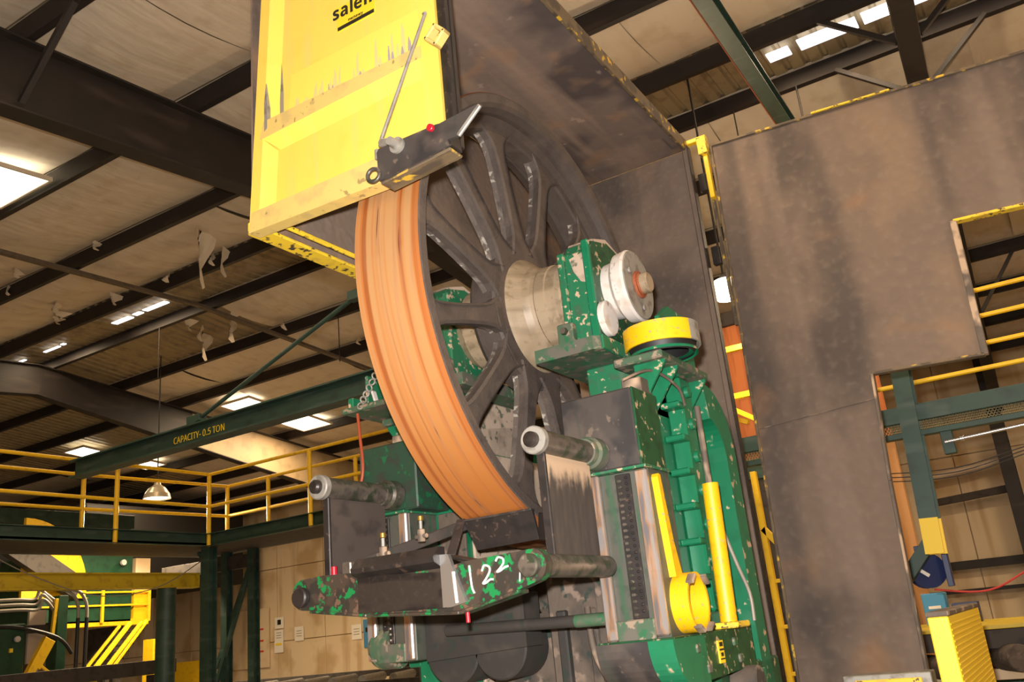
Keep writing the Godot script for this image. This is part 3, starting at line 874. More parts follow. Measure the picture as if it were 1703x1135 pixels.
func high_bay(p: Vector3, r: float, h: float, label: String, open := true) -> void:
	var t := thing("bay_lamp", label, "lamp", p)
	lathe(p, Vector3.UP, [Vector2(0, r), Vector2(h * 0.35, r * 0.9), Vector2(h * 0.75, r * 0.62), Vector2(h, r * 0.26), Vector2(h * 1.15, r * 0.22), Vector2(h * 1.15, 0.0)], 24)
	lathe(p, Vector3.UP, [Vector2(h * 0.95, r * 0.2), Vector2(h * 0.7, r * 0.58), Vector2(h * 0.33, r * 0.87), Vector2(0, r)], 24)
	part("reflector_shade", M.reflector, t)
	lathe(p + Vector3(0, 0.02, 0), Vector3.UP, [Vector2(0, 0), Vector2(0, r * 0.9), Vector2(0.02, r * 0.9)], 24)
	part("lens", M.lamp_glow, t)
	cyl(p + Vector3(0, h * 1.1, 0), p + Vector3(0, roof_y(p.z) + 0.2 - p.y, 0), 0.012, 6)
	part("hanger", M.primer_steel, t)
	var l := SpotLight3D.new()          # the reflector throws its light downwards
	l.name = "bulb_light"
	l.light_color = Color(1.0, 0.9, 0.74)
	l.light_energy = 45.0
	l.spot_range = 40.0
	l.spot_attenuation = 2.0
	l.spot_angle = 87.0
	l.spot_angle_attenuation = 0.2
	l.light_size = r * 0.8
	l.shadow_enabled = true
	t.add_child(l)
	l.position = Vector3(0, -0.02, 0)
	l.rotation.x = -PI / 2

func drum_lamp(p: Vector3) -> void:
	# a lamp with a translucent drum shade that glows all over
	var t := thing("drum_lamp", "bright drum shaped lamp glowing in the slot beside the hinged guard panel", "lamp", p)
	lathe(p, Vector3.UP, [Vector2(0, 0), Vector2(0, 0.098), Vector2(0.01, 0.105), Vector2(0.19, 0.112), Vector2(0.2, 0.105), Vector2(0.2, 0.0)], 24); part("lamp_shade", M.lamp_glow, t)
	cyl(p + Vector3(0, 0.2, 0), p + Vector3(0, 0.26, 0), 0.04, 12); part("cap", M.soot_steel, t)
	cyl(p + Vector3(0, 0.25, 0), p + Vector3(0, roof_y(p.z) + 0.215 - p.y, 0), 0.012, 6); part("hanger", M.primer_steel, t)
	var l := OmniLight3D.new()
	l.name = "bulb_light"
	l.light_color = Color(1.0, 0.9, 0.74)
	l.light_energy = 4.0
	l.omni_range = 40.0
	l.omni_attenuation = 2.0
	l.light_size = 0.1
	l.shadow_enabled = true
	t.add_child(l)
	l.position = Vector3(0, -0.12, 0)

# ------------------------------------------------------------------ platform and its rails
func mezzanine() -> void:
	var t := thing("platform", "raised platform with dark green edge beams on green posts behind the saw", "platform", Vector3(-12, 0, -10))
	box(-12.9, 3.35, -10.9, -11.7, 3.41, -3.0); part("deck_plate", M.soot_steel, t)
	box(-11.7, 3.35, -10.9, -6.0, 3.41, -9.86); part("deck_plate", M.soot_steel, t)
	section(c_section(0.2, -0.08, 0.012), Vector3(-11.7, 3.45, -3.0), Vector3(-11.7, 3.45, -9.86)); part("edge_beam", M.deep_green, t)
	section(c_section(0.2, -0.08, 0.012), Vector3(-11.7, 3.45, -9.86), Vector3(-6.0, 3.45, -9.86)); part("edge_beam", M.deep_green, t)
	section(c_section(0.2, 0.08, 0.012), Vector3(-12.9, 3.45, -3.0), Vector3(-12.9, 3.45, -10.9)); part("edge_beam", M.deep_green, t)
	section(c_section(0.2, 0.08, 0.012), Vector3(-12.9, 3.45, -10.9), Vector3(-6.0, 3.45, -10.9)); part("edge_beam", M.deep_green, t)
	for p in [[-11.78, -9.93, 0.18], [-12.36, -10.8, 0.14], [-11.72, -10.8, 0.14], [-6.2, -9.95, 0.16], [-6.2, -10.8, 0.16], [-12.85, -3.2, 0.16], [-11.75, -3.2, 0.16]]:
		section(i_section(p[2], p[2], 0.016, 0.014), Vector3(p[0], 0, p[1]), Vector3(p[0], 3.36, p[1]), Vector3(0, 0, 1)); part("post", M.deep_green, t)
	bar(Vector3(-12.6, 1.5, -10.8), Vector3(-11.8, 3.05, -10.8), 0.07, 0.07); part("brace", M.deep_green, t)
	bar(Vector3(-12.65, 0.9, -10.7), Vector3(-11.8, 2.9, -10.75), 0.06, 0.06); part("brace", M.deep_green, t)
	bar(Vector3(-14.0, 3.18, -10.8), Vector3(-11.7, 3.16, -10.8), 0.1, 0.22); part("cross_beam", M.soot_steel, t)
	bar(Vector3(-11.78, 2.95, -10.0), Vector3(-12.0, 3.3, -9.9), 0.05, 0.05); part("brace", M.deep_green, t)
	guardrail([Vector3(-11.66, 3.35, -3.2), Vector3(-11.66, 3.35, -5.6), Vector3(-11.66, 3.35, -8.15), Vector3(-11.66, 3.35, -9.82), Vector3(-9.45, 3.35, -9.82), Vector3(-6.4, 3.35, -9.82)], "yellow pipe guardrail on the near edge of the raised platform")
	guardrail([Vector3(-12.55, 3.42, -3.2), Vector3(-12.55, 3.42, -5.6), Vector3(-12.55, 3.42, -8.2), Vector3(-12.35, 3.42, -10.8), Vector3(-11.35, 3.42, -10.8), Vector3(-9.4, 3.42, -10.8), Vector3(-6.4, 3.42, -10.8)], "yellow pipe guardrail on the far edge of the raised platform")

func guardrail(p: Array, label: String) -> void:
	var t := thing("guardrail", label, "railing", p[0], "platform guardrails")
	for q in p:
		cyl(q, q + Vector3(0, 4.5 - q.y, 0), 0.034, 10); part("post", M.rail_yellow, t)
	for y in [4.5, 3.98]:
		for i in p.size() - 1:
			cyl(Vector3(p[i].x, y, p[i].z), Vector3(p[i + 1].x, y, p[i + 1].z), 0.027, 10)
			part("top_rail" if y > 4.2 else "mid_rail", M.rail_yellow, t)
	# toe side of the jib crane is elsewhere

# ------------------------------------------------------------------ right background
func right_side() -> void:
	# plywood cabin behind the guard
	var t := thing("plywood_cabin", "orange plywood cabin wall seen between the guard panels", "cabin", Vector3(-2.3, 0, -11))
	var i := 0
	for xx in [[-3.4, -2.7], [-2.7, -2.0], [-2.0, -1.5]]:
		box(xx[0] + 0.004, 3.3, -11.1, xx[1] - 0.004, 5.1, -11.0, 0.006); part("plywood_sheet", M.plywood, t)
	box(-3.4, 0.0, -11.14, -2.1, 3.3, -11.02); part("lower_wall", M.soot_steel, t)
	box(-2.1, 0.0, -11.1, -1.5, 3.3, -11.0); part("corner_board", M.tan_board, t)
	box(-3.4, 5.1, -11.16, -1.5, 5.26, -10.94); part("top_beam", M.soot_steel, t)
	bx(Vector3(-2.98, 4.32, -10.98), Vector3(0.04, 0.26, 0.02)); part("paper_tag", M.paper, t)
	bx(Vector3(-2.86, 4.06, -10.98), Vector3(0.12, 0.24, 0.02)); part("paper_tag", M.paper, t)
	at(Vector3(-2.4, 4.2, -9))
	t = thing("stair_rail", "yellow rails in front of the orange plywood cabin", "railing", Vector3(-2.5, 3.2, -9))
	for y in [4.21, 3.70]:
		bar(Vector3(-3.0, y, -9.0), Vector3(-2.0, y + 0.0, -9.0), 0.06, 0.06); part("rail", M.rail_yellow, t)
	bar(Vector3(-2.75, 3.62, -9.0), Vector3(-2.40, 3.38, -9.0), 0.05, 0.05); part("rail", M.rail_yellow, t)
	bar(Vector3(-2.43, 3.4, -9.0), Vector3(-2.46, 3.0, -9.0), 0.05, 0.05); part("rail", M.rail_yellow, t)
	bar(Vector3(-2.9, 3.56, -9.05), Vector3(-2.56, 3.42, -9.05), 0.05, 0.05); part("rail", M.rail_yellow, t)
	for xx in [-3.0, -2.0]:
		box(xx - 0.03, 3.0, -9.03, xx + 0.03, 4.25, -8.97); part("post", M.rail_yellow, t)
	bar(Vector3(-3.2, 2.92, -9.0), Vector3(-1.9, 2.92, -9.0), 0.1, 0.2); part("floor_beam", M.deep_green, t)
	for xx in [-3.1, -2.0]:
		box(xx - 0.05, 0.0, -9.05, xx + 0.05, 2.84, -8.95); part("leg", M.soot_steel, t)
	t = thing("ladder", "narrow yellow ladder rails in the slot beside the back guard panel", "ladder", Vector3(-2.2, 0, -7.6))
	var dz := -7.6
	bar(Vector3(-2.19, 0.0, dz + 0.0), Vector3(-2.19, 2.70, dz), 0.05, 0.05); part("side_rail", M.rail_yellow, t)
	bar(Vector3(-1.95, 0.0, dz), Vector3(-1.95, 2.0, dz), 0.05, 0.05); part("side_rail", M.rail_yellow, t)
	bar(Vector3(-2.19, 2.22, dz), Vector3(-1.95, 1.9, dz), 0.05, 0.05); part("brace", M.rail_yellow, t)
	for k in 5:
		bar(Vector3(-2.19, 0.35 + k * 0.36, dz), Vector3(-1.95, 0.35 + k * 0.36, dz), 0.03, 0.03); part("rung", M.rail_yellow, t)
	# glowing lamp in the slot
	drum_lamp(Vector3(-2.37, 4.56, -8.42))
	# green gantry: beams, hanging post with a yellow foot, mesh apron
	t = thing("gantry", "green steel gantry with a hanging post with yellow foot at the right", "gantry", Vector3(-0.5, 2.8, -7))
	bar(Vector3(-2.2, 2.825, -7.0), Vector3(1.6, 2.825, -7.0), 0.1, 0.12); part("upper_beam", M.deep_green, t)
	bar(Vector3(-2.2, 2.68, -7.02), Vector3(1.6, 2.68, -7.02), 0.08, 0.04); part("lower_beam", M.deep_green, t)
	mesh_apron(-2.2, 1.6, 2.695, 2.77, -6.985)
	part("mesh_apron", M.expanded_mesh, t).set_meta("kind", "stuff")
	section(i_section(0.19, 0.12, 0.012, 0.012), Vector3(-0.775, 3.35, -6.9), Vector3(-0.822, 2.07, -6.9), Vector3(0, 0, 1)); part("hanging_post", M.deep_green, t)
	section(i_section(0.19, 0.12, 0.012, 0.012), Vector3(-0.822, 2.07, -6.9), Vector3(-0.832, 1.83, -6.9), Vector3(0, 0, 1)); part("yellow_foot", M.label_yellow, t, "yellow painted foot of the hanging post")
	bar(Vector3(-1.12, 1.66, -7.1), Vector3(-0.83, 1.98, -7.1), 0.09, 0.09); part("brace", M.deep_green, t)
	box(-0.64, 2.50, -7.06, -0.56, 2.665, -7.0); part("bracket", M.deep_green, t)
	bar(Vector3(1.6, 0.0, -7.0), Vector3(1.6, 2.9, -7.0), 0.14, 0.14); part("post", M.deep_green, t)
	bar(Vector3(-2.2, 0.0, -7.0), Vector3(-2.2, 2.9, -7.0), 0.14, 0.14); part("post", M.deep_green, t)
	# rails above the gantry
	t = thing("rail_fence", "four level yellow rails seen through the notch of the hinged guard panel", "railing", Vector3(-0.2, 3.3, -7))
	for y in [3.635, 3.44, 3.238, 3.06]:
		cyl(Vector3(-1.3, y, -7.05), Vector3(1.6, y, -7.05), 0.017, 10); part("rail", M.rail_yellow, t)
	for xx in [-1.3, 1.58]:
		box(xx - 0.02, 2.89, -7.08, xx + 0.02, 3.66, -7.02); part("post", M.rail_yellow, t)
	# conduit and wires
	t = thing("conduit", "bright metal conduit with a clamp below the green gantry", "conduit", Vector3(-0.3, 2.6, -7))
	cyl(Vector3(-0.62, 2.582, -6.98), Vector3(1.6, 2.70, -6.98), 0.012, 10); part("tube", M.conduit, t)
	cyl(Vector3(-0.52, 2.588, -6.98), Vector3(-0.49, 2.589, -6.98), 0.02, 10); part("clamp", M.conduit, t)
	for k in 3:
		at(Vector3(-0.2, 2.5 - k * 0.03, -7.2))
		pipe(curve([Vector3(-1.2, 2.47 - k * 0.03, -7.2), Vector3(-0.6, 2.42 - k * 0.03, -7.2), Vector3(0.1, 2.52 - k * 0.02, -7.2), Vector3(1.5, 2.6, -7.2)], 6), 0.004, 5)
		single("loose_wire", M.hose_black, ["topmost of the thin wires drooping below the bright conduit", "middle one of the thin wires drooping below the bright conduit", "lowest of the thin wires drooping below the bright conduit"][k], "wire", O, "wires below the conduit")
	# pipes, girts on the back wall
	t = thing("wall_pipe", "rusty pipe bent downwards on the back wall at the right", "pipe", Vector3(-1.3, 3.5, -19.7))
	pipe([Vector3(-2.3, 3.72, -19.7), Vector3(-1.2, 3.80, -19.7), Vector3(-0.9, 3.86, -19.7), Vector3(-0.82, 3.8, -19.7), Vector3(-0.8, 3.5, -19.7), Vector3(-0.72, 0.6, -19.7)], 0.07, 12); part("pipe", M.pipe_rust, t)
	bar(Vector3(-2.2, 3.22, -19.7), Vector3(-0.86, 3.3, -19.7), 0.1, 0.14); part("duct", M.soot_steel, t)
	for k in [[1.99, "dark girt along the back wall, upper of two"], [1.51, "thin dark girt along the back wall, lower of two"]]:
		at(Vector3(-1, k[0], -19.85))
		bar(Vector3(-5.0, k[0], -19.85), Vector3(3.0, k[0], -19.85), 0.14, 0.16 if k[0] > 1.8 else 0.07); single("wall_girt", M.primer_steel, k[1], "girt", O)
	# hose reel and its red hose
	t = thing("hose_reel", "dark blue hose reel hanging below the green gantry brace", "hose reel", Vector3(-0.97, 1.7, -7.3))
	lathe(Vector3(-1.0, 1.735, -7.36), Vector3(0.5, 0, 1), [Vector2(0, 0), Vector2(0, 0.125), Vector2(0.012, 0.125), Vector2(0.012, 0.085), Vector2(0.09, 0.085), Vector2(0.09, 0.125), Vector2(0.102, 0.125), Vector2(0.102, 0)], 24); part("drum", M.reel_blue, t)
	bx(Vector3(-1.0, 1.735, -7.24), Vector3(0.12, 0.025, 0.01), Basis(Vector3(0, 0, 1), -0.7)); part("label_strip", M.paper, t)
	bx(Vector3(-0.83, 1.76, -7.3), Vector3(0.04, 0.3, 0.08)); part("bracket", M.reel_blue, t)
	bx(Vector3(-0.98, 1.88, -7.22), Vector3(0.05, 0.06, 0.16)); part("hanger", M.reel_blue, t)
	pipe(curve([Vector3(-0.95, 1.6, -7.3), Vector3(-0.6, 1.56, -7.4), Vector3(-0.2, 1.72, -7.5), Vector3(0.6, 1.9, -7.6)], 6), 0.008, 6); part("red_hose", M.print_red, t)
	# blue box on a bench behind the orange edged table
	t = thing("blue_box", "light blue box standing on the orange edged bench at the right", "box", Vector3(-1.18, 1.3, -9.0))
	box(-1.29, 1.3, -9.15, -1.10, 1.57, -8.95, 0.006); part("box_body", M.box_blue, t)
	bx(Vector3(-1.195, 1.45, -8.945), Vector3(0.1, 0.025, 0.006), Basis.IDENTITY, 0.0); part("print_line", M.paper, t)
	at(Vector3(-0.98, 1.3, -9.0))
	box(-1.06, 1.3, -9.1, -0.85, 1.47, -8.95); single("blue_bin", M.reel_blue, "small dark blue bin beside the light blue box", "bin", O)
	t = thing("bench", "bench with an orange edge and rollers below it at the right", "bench", Vector3(-0.5, 0, -8.5))
	box(-1.9, 1.27, -9.4, 2.0, 1.3, -8.0); part("top", M.beam_yellow, t)
	box(-1.9, 1.13, -8.06, 2.0, 1.268, -8.01); part("apron", M.soot_steel, t)
	box(-1.9, 0.9, -8.2, 2.0, 0.98, -8.1); part("shelf_edge", M.siding, t)
	cyl(Vector3(-0.78, 1.06, -8.3), Vector3(-0.55, 1.06, -7.9), 0.1, 18); part("roller", M.dusty_iron, t)
	cyl(Vector3(-1.3, 1.02, -8.3), Vector3(-1.05, 1.02, -7.9), 0.09, 18); part("roller", M.dusty_iron, t)
	for xx in [-1.83, 1.9]:
		box(xx - 0.06, 0.0, -9.3, xx + 0.06, 1.24, -8.1); part("leg", M.machine_green, t)
	box(-1.76, 0.0, -9.3, 1.84, 0.88, -9.2); part("back_panel", M.machine_green, t)
	# pale bottom conveyor rail and the yellow grating ramp
	t = thing("grating_panel", "tilted yellow anti-slip grating panel standing at the lower right", "panel", Vector3(-0.5, 0, -4.4))
	var e := Vector3(0, 0.0, 0)
	bx(Vector3(-0.515, 0.86, -4.43), Vector3(0.075, 1.28, 1.14)); part("panel_core", M.label_yellow, t)
	for k in 60:
		bx(Vector3(-0.4775, 0.26 + k * 0.0205, -4.43), Vector3(0.004, 0.008, 1.1), Basis.IDENTITY, 0.001); part("tread_bar", M.label_yellow, t)
	box(-0.555, 1.5, -5.0, -0.475, 1.52, -3.86); part("dusty_top", M.dusty_arm, t)
	box(-0.53, 0.0, -4.9, -0.50, 0.24, -3.95); part("foot", M.soot_steel, t)
	at(Vector3(-0.85, 1.2, -4.45))
	t = thing("grey_rail", "grey steel rail with yellow flecks along the bottom edge below the guard panel", "rail", Vector3(-0.85, 0, -4.45))
	box(-1.03, 1.2, -4.5, -0.66, 1.27, -4.38); part("rail", M.bare_grey, t)
	box(-0.98, 1.222, -4.384, -0.7, 1.25, -4.374); part("yellow_stripe", M.worn_yellow_edge, t)
	box(-1.0, 0.0, -4.5, -0.94, 1.2, -4.4); part("leg", M.soot_steel, t)
	box(-0.74, 0.0, -4.5, -0.68, 1.2, -4.4); part("leg", M.soot_steel, t)

func mesh_apron(x0: float, x1: float, y0: float, y1: float, z: float) -> void:
	var x := x0
	while x < x1:
		for s in [-1.0, 1.0]:
			var a := Vector3(x, y0 if s > 0.0 else y1, z)
			var b := Vector3(x + 0.05, y1 if s > 0.0 else y0, z)
			bar(a, b, 0.006, 0.006, Vector3.UP, 0.0)
		x += 0.022

# ------------------------------------------------------------------ band wheel
const HUB := Vector3(-1.84, 2.93, -3.32)

func wheel() -> void:
	var t := thing("band_wheel", "large spoked cast iron band wheel with an orange worn tread", "wheel", HUB)
	# tread, 1 m radius, u across and v round
	var n := 160
	var xs := [-1.987, -1.98, -1.93, -1.84, -1.75, -1.70, -1.693]
	var rs := [0.994, 1.0, 1.002, 1.003, 1.002, 1.0, 0.994]
	for i in n:
		var a0 := TAU * i / n
		var a1 := TAU * (i + 1) / n
		var r0 := Vector3(0, sin(a0), cos(a0))
		var r1 := Vector3(0, sin(a1), cos(a1))
		for k in xs.size() - 1:
			var c := Vector3(0, HUB.y, HUB.z)
			var p00: Vector3 = c + Vector3(xs[k], 0, 0) + r0 * rs[k]
			var p10: Vector3 = c + Vector3(xs[k + 1], 0, 0) + r0 * rs[k + 1]
			var p01: Vector3 = c + Vector3(xs[k], 0, 0) + r1 * rs[k]
			var p11: Vector3 = c + Vector3(xs[k + 1], 0, 0) + r1 * rs[k + 1]
			var u0: float = (xs[k] + 2.0) / 0.36
			var u1: float = (xs[k + 1] + 2.0) / 0.36
			var v0 := float(i) / n
			var v1 := float(i + 1) / n
			tri(p00, p10, p11, r0, r0, r1, Vector2(u0, v0), Vector2(u1, v0), Vector2(u1, v1))
			tri(p00, p11, p01, r0, r1, r1, Vector2(u0, v0), Vector2(u1, v1), Vector2(u0, v1))
	part("tread", M.tread, t, "orange streaked worn face of the wheel")
	var c0 := Vector3(-1.99, HUB.y, HUB.z)
	lathe(c0, Vector3.RIGHT, [Vector2(0.003, 0.95), Vector2(0.003, 0.994)], 96)
	lathe(c0, Vector3.RIGHT, [Vector2(0.297, 0.994), Vector2(0.30, 0.988), Vector2(0.30, 0.952), Vector2(0.285, 0.935), Vector2(0.25, 0.925), Vector2(0.05, 0.925), Vector2(0.003, 0.95)], 96)
	part("rim", M.wheel_iron, t)
	# flange on the inside of the rim that the spokes grow out of
	lathe(c0, Vector3.RIGHT, [Vector2(0.10, 0.93), Vector2(0.10, 0.875), Vector2(0.18, 0.868), Vector2(0.192, 0.875), Vector2(0.20, 0.90), Vector2(0.225, 0.925), Vector2(0.26, 0.935)], 96)
	part("rim_flange", M.wheel_iron, t)
	# spokes
	var half := [[0.28, 0.10], [0.335, 0.072], [0.37, 0.056], [0.42, 0.047], [0.50, 0.043], [0.62, 0.041], [0.74, 0.044], [0.79, 0.052], [0.83, 0.070], [0.86, 0.10], [0.885, 0.15]]
	for k in 12:
		var a := deg_to_rad(17.0 + 30.0 * k)
		var u := Vector3(0, sin(a), cos(a))
		var v := Vector3(0, cos(a), -sin(a))
		for ly in 2:
			var poly: Array = []
			for q in half: poly.append(Vector2(q[0], q[1] - 0.006 * ly))
			var back := half.duplicate(); back.reverse()
			for q in back: poly.append(Vector2(q[0], -q[1] + 0.006 * ly))
			var xa := -1.80 if ly == 0 else -1.83
			ext(poly, Vector3(xa, HUB.y, HUB.z), u, v, Vector3(-0.03 if ly == 0 else -0.028, 0, 0))
			if ly == 0: rounded_edge(half, u, v)
			var o := part("spoke" if ly == 0 else "spoke_web", M.wheel_iron if ly == 0 else M.spoke_web, t)
	# hub
	lathe(Vector3(-1.95, HUB.y, HUB.z), Vector3.RIGHT, [Vector2(0, 0), Vector2(0, 0.3), Vector2(0.03, 0.33), Vector2(0.14, 0.345), Vector2(0.151, 0.335), Vector2(0.151, 0.0)], 64)
	part("hub_disc", M.wheel_iron, t)
	lathe(Vector3(-1.80, HUB.y, HUB.z), Vector3.RIGHT, [Vector2(0.0, 0.262), Vector2(0.012, 0.252), Vector2(0.03, 0.235), Vector2(0.055, 0.213), Vector2(0.085, 0.198), Vector2(0.10, 0.194), Vector2(0.10, 0.186), Vector2(0.108, 0.186), Vector2(0.108, 0.196), Vector2(0.15, 0.194), Vector2(0.155, 0.188), Vector2(0.20, 0.19), Vector2(0.212, 0.17), Vector2(0.242, 0.165), Vector2(0.242, 0.0)], 64)
	part("hub_boss", M.hub_iron, t, "tan tapered boss round the axle")
	lathe(Vector3(-1.90, HUB.y, HUB.z), Vector3.LEFT, [Vector2(0.0, 0.25), Vector2(0.03, 0.235), Vector2(0.055, 0.213), Vector2(0.10, 0.194), Vector2(0.18, 0.19), Vector2(0.222, 0.165), Vector2(0.222, 0.0)], 64)
	part("hub_boss", M.hub_iron, t)

func rounded_edge(half: Array, u: Vector3, v: Vector3) -> void:
	# small bevel between the spoke face and its sides
	var c := Vector3(-1.815, HUB.y, HUB.z)
	for s in [-1.0, 1.0]:
		for i in half.size() - 1:
			var p0: Vector3 = c + u * half[i][0] + v * half[i][1] * s + Vector3(0.015, 0, 0)
			var p1: Vector3 = c + u * half[i + 1][0] + v * half[i + 1][1] * s + Vector3(0.015, 0, 0)
			var q0: Vector3 = p0 + v * (-0.012 * s) + Vector3(0.008, 0, 0)
			var q1: Vector3 = p1 + v * (-0.012 * s) + Vector3(0.008, 0, 0)
			face([p0, p1, q1, q0], c + u * half[i][0])

# ------------------------------------------------------------------ guard
func guard() -> void:
	var t := thing("wheel_guard", "dusty steel wheel guard with a bright yellow front door and hinged side panel", "guard", Vector3(-1.95, 3.2, -3.6))
	box(-2.45, 4.40, -5.0, -1.50, 4.42, -2.27); part("top_plate", M.guard_dust_top, t)
	box(-2.45, 1.1, -5.02, -1.49, 4.40, -5.0); part("back_plate", M.guard_dust, t)
	ext_yz([Vector2(-2.27, 3.2), Vector2(-2.27, 4.40), Vector2(-5.0, 4.40), Vector2(-5.0, 3.6), Vector2(-3.2, 3.6), Vector2(-3.05, 3.24)], -2.46, -2.45); part("far_side_plate", M.guard_dust, t)
	box(-2.475, 3.185, -3.05, -2.39, 3.2, -2.26); part("bottom_lip", M.worn_yellow_edge, t, "yellow bottom lip with worn paint")
	box(-2.475, 3.2, -3.05, -2.462, 3.24, -2.26); part("bottom_lip", M.worn_yellow_edge, t)
	box(-2.36, 3.205, -2.9, -2.345, 3.225, -2.30); part("inner_lip", M.worn_yellow_edge, t)
	# flange round the open side
	bar(Vector3(-1.497, 4.425, -2.27), Vector3(-1.497, 4.425, -5.0), 0.02, 0.09); part("top_lip", M.guard_edge, t)
	box(-1.515, 1.1, -5.0, -1.475, 4.40, -4.955, 0.008); part("rear_lip", M.guard_dust, t)
	box(-1.475, 1.1, -5.0, -1.470, 4.40, -4.94, 0.001); part("rear_lip_edge", M.black_steel, t)
	box(-1.505, 3.20, -2.32, -1.462, 4.40, -2.262); part("front_corner", M.black_steel, t)
	box(-1.462, 3.20, -2.31, -1.458, 4.40, -2.29, 0.0); part("front_corner_edge", M.primer_steel, t)
	# front door, pan shaped
	var d := Node3D.new()
	d.name = "front_door"
	t.add_child(d)
	d.set_meta("label", "bright yellow pressed steel front door")
	door(d)
	# latch bracket and fittings on the door corner
	ext_xy([Vector2(-1.737, 3.125), Vector2(-1.70, 3.118), Vector2(-1.432, 3.145), Vector2(-1.457, 3.239), Vector2(-1.48, 3.243), Vector2(-1.73, 3.247), Vector2(-1.740, 3.235)], -2.19, -2.178); part("latch_plate", M.saddle_steel, t, "dark steel latch plate")
	bx(Vector3(-1.585, 3.128, -2.222), Vector3(0.30, 0.012, 0.075), Basis(Vector3(0, 0, 1), 0.07)); part("latch_shelf", M.guard_edge, t)
	bx(Vector3(-1.443, 3.19, -2.215), Vector3(0.012, 0.095, 0.07), Basis(Vector3(0, 0, 1), 0.2)); part("latch_side", M.black_steel, t)
	ext_xy([Vector2(-1.462, 3.238), Vector2(-1.305, 3.248), Vector2(-1.296, 3.240), Vector2(-1.392, 3.162), Vector2(-1.436, 3.166)], -2.186, -2.174); part("blade_plate", M.saddle_steel, t)
	bar(Vector3(-1.300, 3.240, -2.176), Vector3(-1.394, 3.163, -2.176), 0.012, 0.016); part("blade_edge", M.bare_grey, t)
	lathe(Vector3(-1.645, 3.225, -2.18), Vector3(0, 0, 1), [Vector2(0, 0.03), Vector2(0.012, 0.03), Vector2(0.012, 0.018), Vector2(0.05, 0.015), Vector2(0.05, 0.0)], 16); part("latch_bolt", M.bare_grey, t)
	ring(Vector3(-1.752, 3.148, -2.17), Vector3(0.15, 0, 1), 0.024, 0.0075); part("eye_ring", M.pin_steel, t)
	cyl(Vector3(-1.527, 3.752, -2.235), Vector3(-1.745, 3.285, -2.205), 0.0065, 8); part("latch_rod", M.bare_grey, t)
	cyl(Vector3(-1.527, 3.752, -2.235), Vector3(-1.545, 3.766, -2.25), 0.0065, 8); part("rod_hook", M.bare_grey, t)
	bar(Vector3(-1.745, 3.288, -2.205), Vector3(-1.672, 3.255, -2.185), 0.012, 0.03); part("latch_lever", M.bare_grey, t)
	cyl(Vector3(-1.755, 3.262, -2.2), Vector3(-1.755, 3.225, -2.2), 0.009, 8); part("lever_pin", M.bare_grey, t)
	cyl(Vector3(-1.500, 3.235, -2.18), Vector3(-1.500, 3.235, -2.165), 0.014, 10); part("red_cap", M.red_plastic, t)
	# square eye on the door edge
	for q in [[0.0, 0.027], [0.0, -0.027]]:
		bx(Vector3(-1.478, 3.622, -2.225) + Vector3(cos(0.75), sin(0.75), 0) * q[1], Vector3(0.014, 0.068, 0.04), Basis(Vector3(0, 0, 1), 0.75)); part("eye_bar", M.yellow_grimy, t)
		bx(Vector3(-1.478, 3.622, -2.225) + Vector3(-sin(0.75), cos(0.75), 0) * q[1], Vector3(0.068, 0.014, 0.04), Basis(Vector3(0, 0, 1), 0.75)); part("eye_bar", M.yellow_grimy, t)
	# hinged side panel, swung open, with an L shaped cut-out
	var p := Node3D.new()
	p.name = "side_panel"
	t.add_child(p)
	p.set_meta("label", "dusty dark hinged side panel with a square cut-out, swung open")
	var o := [Vector2(-1.346, 4.386), Vector2(1.39, 4.21), Vector2(1.36, 3.37), Vector2(-0.144, 3.455), Vector2(-0.163, 2.713), Vector2(-0.714, 2.738), Vector2(-0.746, 2.16), Vector2(-0.782, 1.0), Vector2(-1.412, 1.0)]
	ext_xy(o, -5.045, -5.03); part("panel_sheet", M.panel_dust, p)
	for i in o.size():
		var a: Vector2 = o[i]
		var b: Vector2 = o[(i + 1) % o.size()]
		var m: Material = M.guard_edge
		if i == 2 or i == 0: m = M.worn_yellow_edge if i == 2 else M.guard_edge
		if i == 3 or i == 5 or i == 6: m = M.dusty_arm
		bar(Vector3(a.x, a.y, -5.045), Vector3(b.x, b.y, -5.045), 0.034 if i == 3 else 0.016, 0.055, Vector3(0, 0, 1)); part("panel_lip", m, p)
	bar(Vector3(-0.72, 4.352, -5.02), Vector3(-0.28, 4.324, -5.02), 0.012, 0.03, Vector3(0, 0, 1)); part("paint_strip", M.worn_yellow_edge, p)
	bar(Vector3(-1.372, 2.56, -5.03), Vector3(-0.72, 2.60, -5.03), 0.01, 0.004); part("weld_seam", M.dusty_arm, p)
	# hinge at the top of the slot
	box(-1.50, 4.43, -5.03, -1.36, 4.46, -4.99); part("hinge_arm", M.rail_yellow, t)
	box(-1.42, 4.33, -5.04, -1.36, 4.45, -4.98); part("hinge_block", M.worn_yellow_edge, t)
	box(-1.400, 4.03, -5.05, -1.372, 4.36, -5.0); part("hinge_bar", M.rail_yellow, t)
	box(-1.405, 3.2, -5.07, -1.385, 4.03, -5.04); part("hinge_bar", M.guard_edge, t)
	for y in [4.1, 3.6]:
		box(-1.46, y, -5.06, -1.41, y + 0.12, -5.02); part("hinge_leaf", M.black_steel, t)

func ring(c: Vector3, axis: Vector3, r: float, w: float) -> void:
	var f := along(Vector3.ZERO, axis)
	var p: Array = []
	for i in 25: p.append(c + (f.x * cos(TAU * i / 24.0) + f.y * sin(TAU * i / 24.0)) * r)
	pipe(p, w, 8)

func dpart(called: String, m: Material, parent: Node3D) -> void:
	part(called, m, parent)

func slant(y: float) -> float:
	return lerpf(-2.448, -2.368, (y - 3.19) / 1.06)

func quad_prism(a: Array, z0: float, z1: float) -> void:
	ext_xy(a, z0, z1)

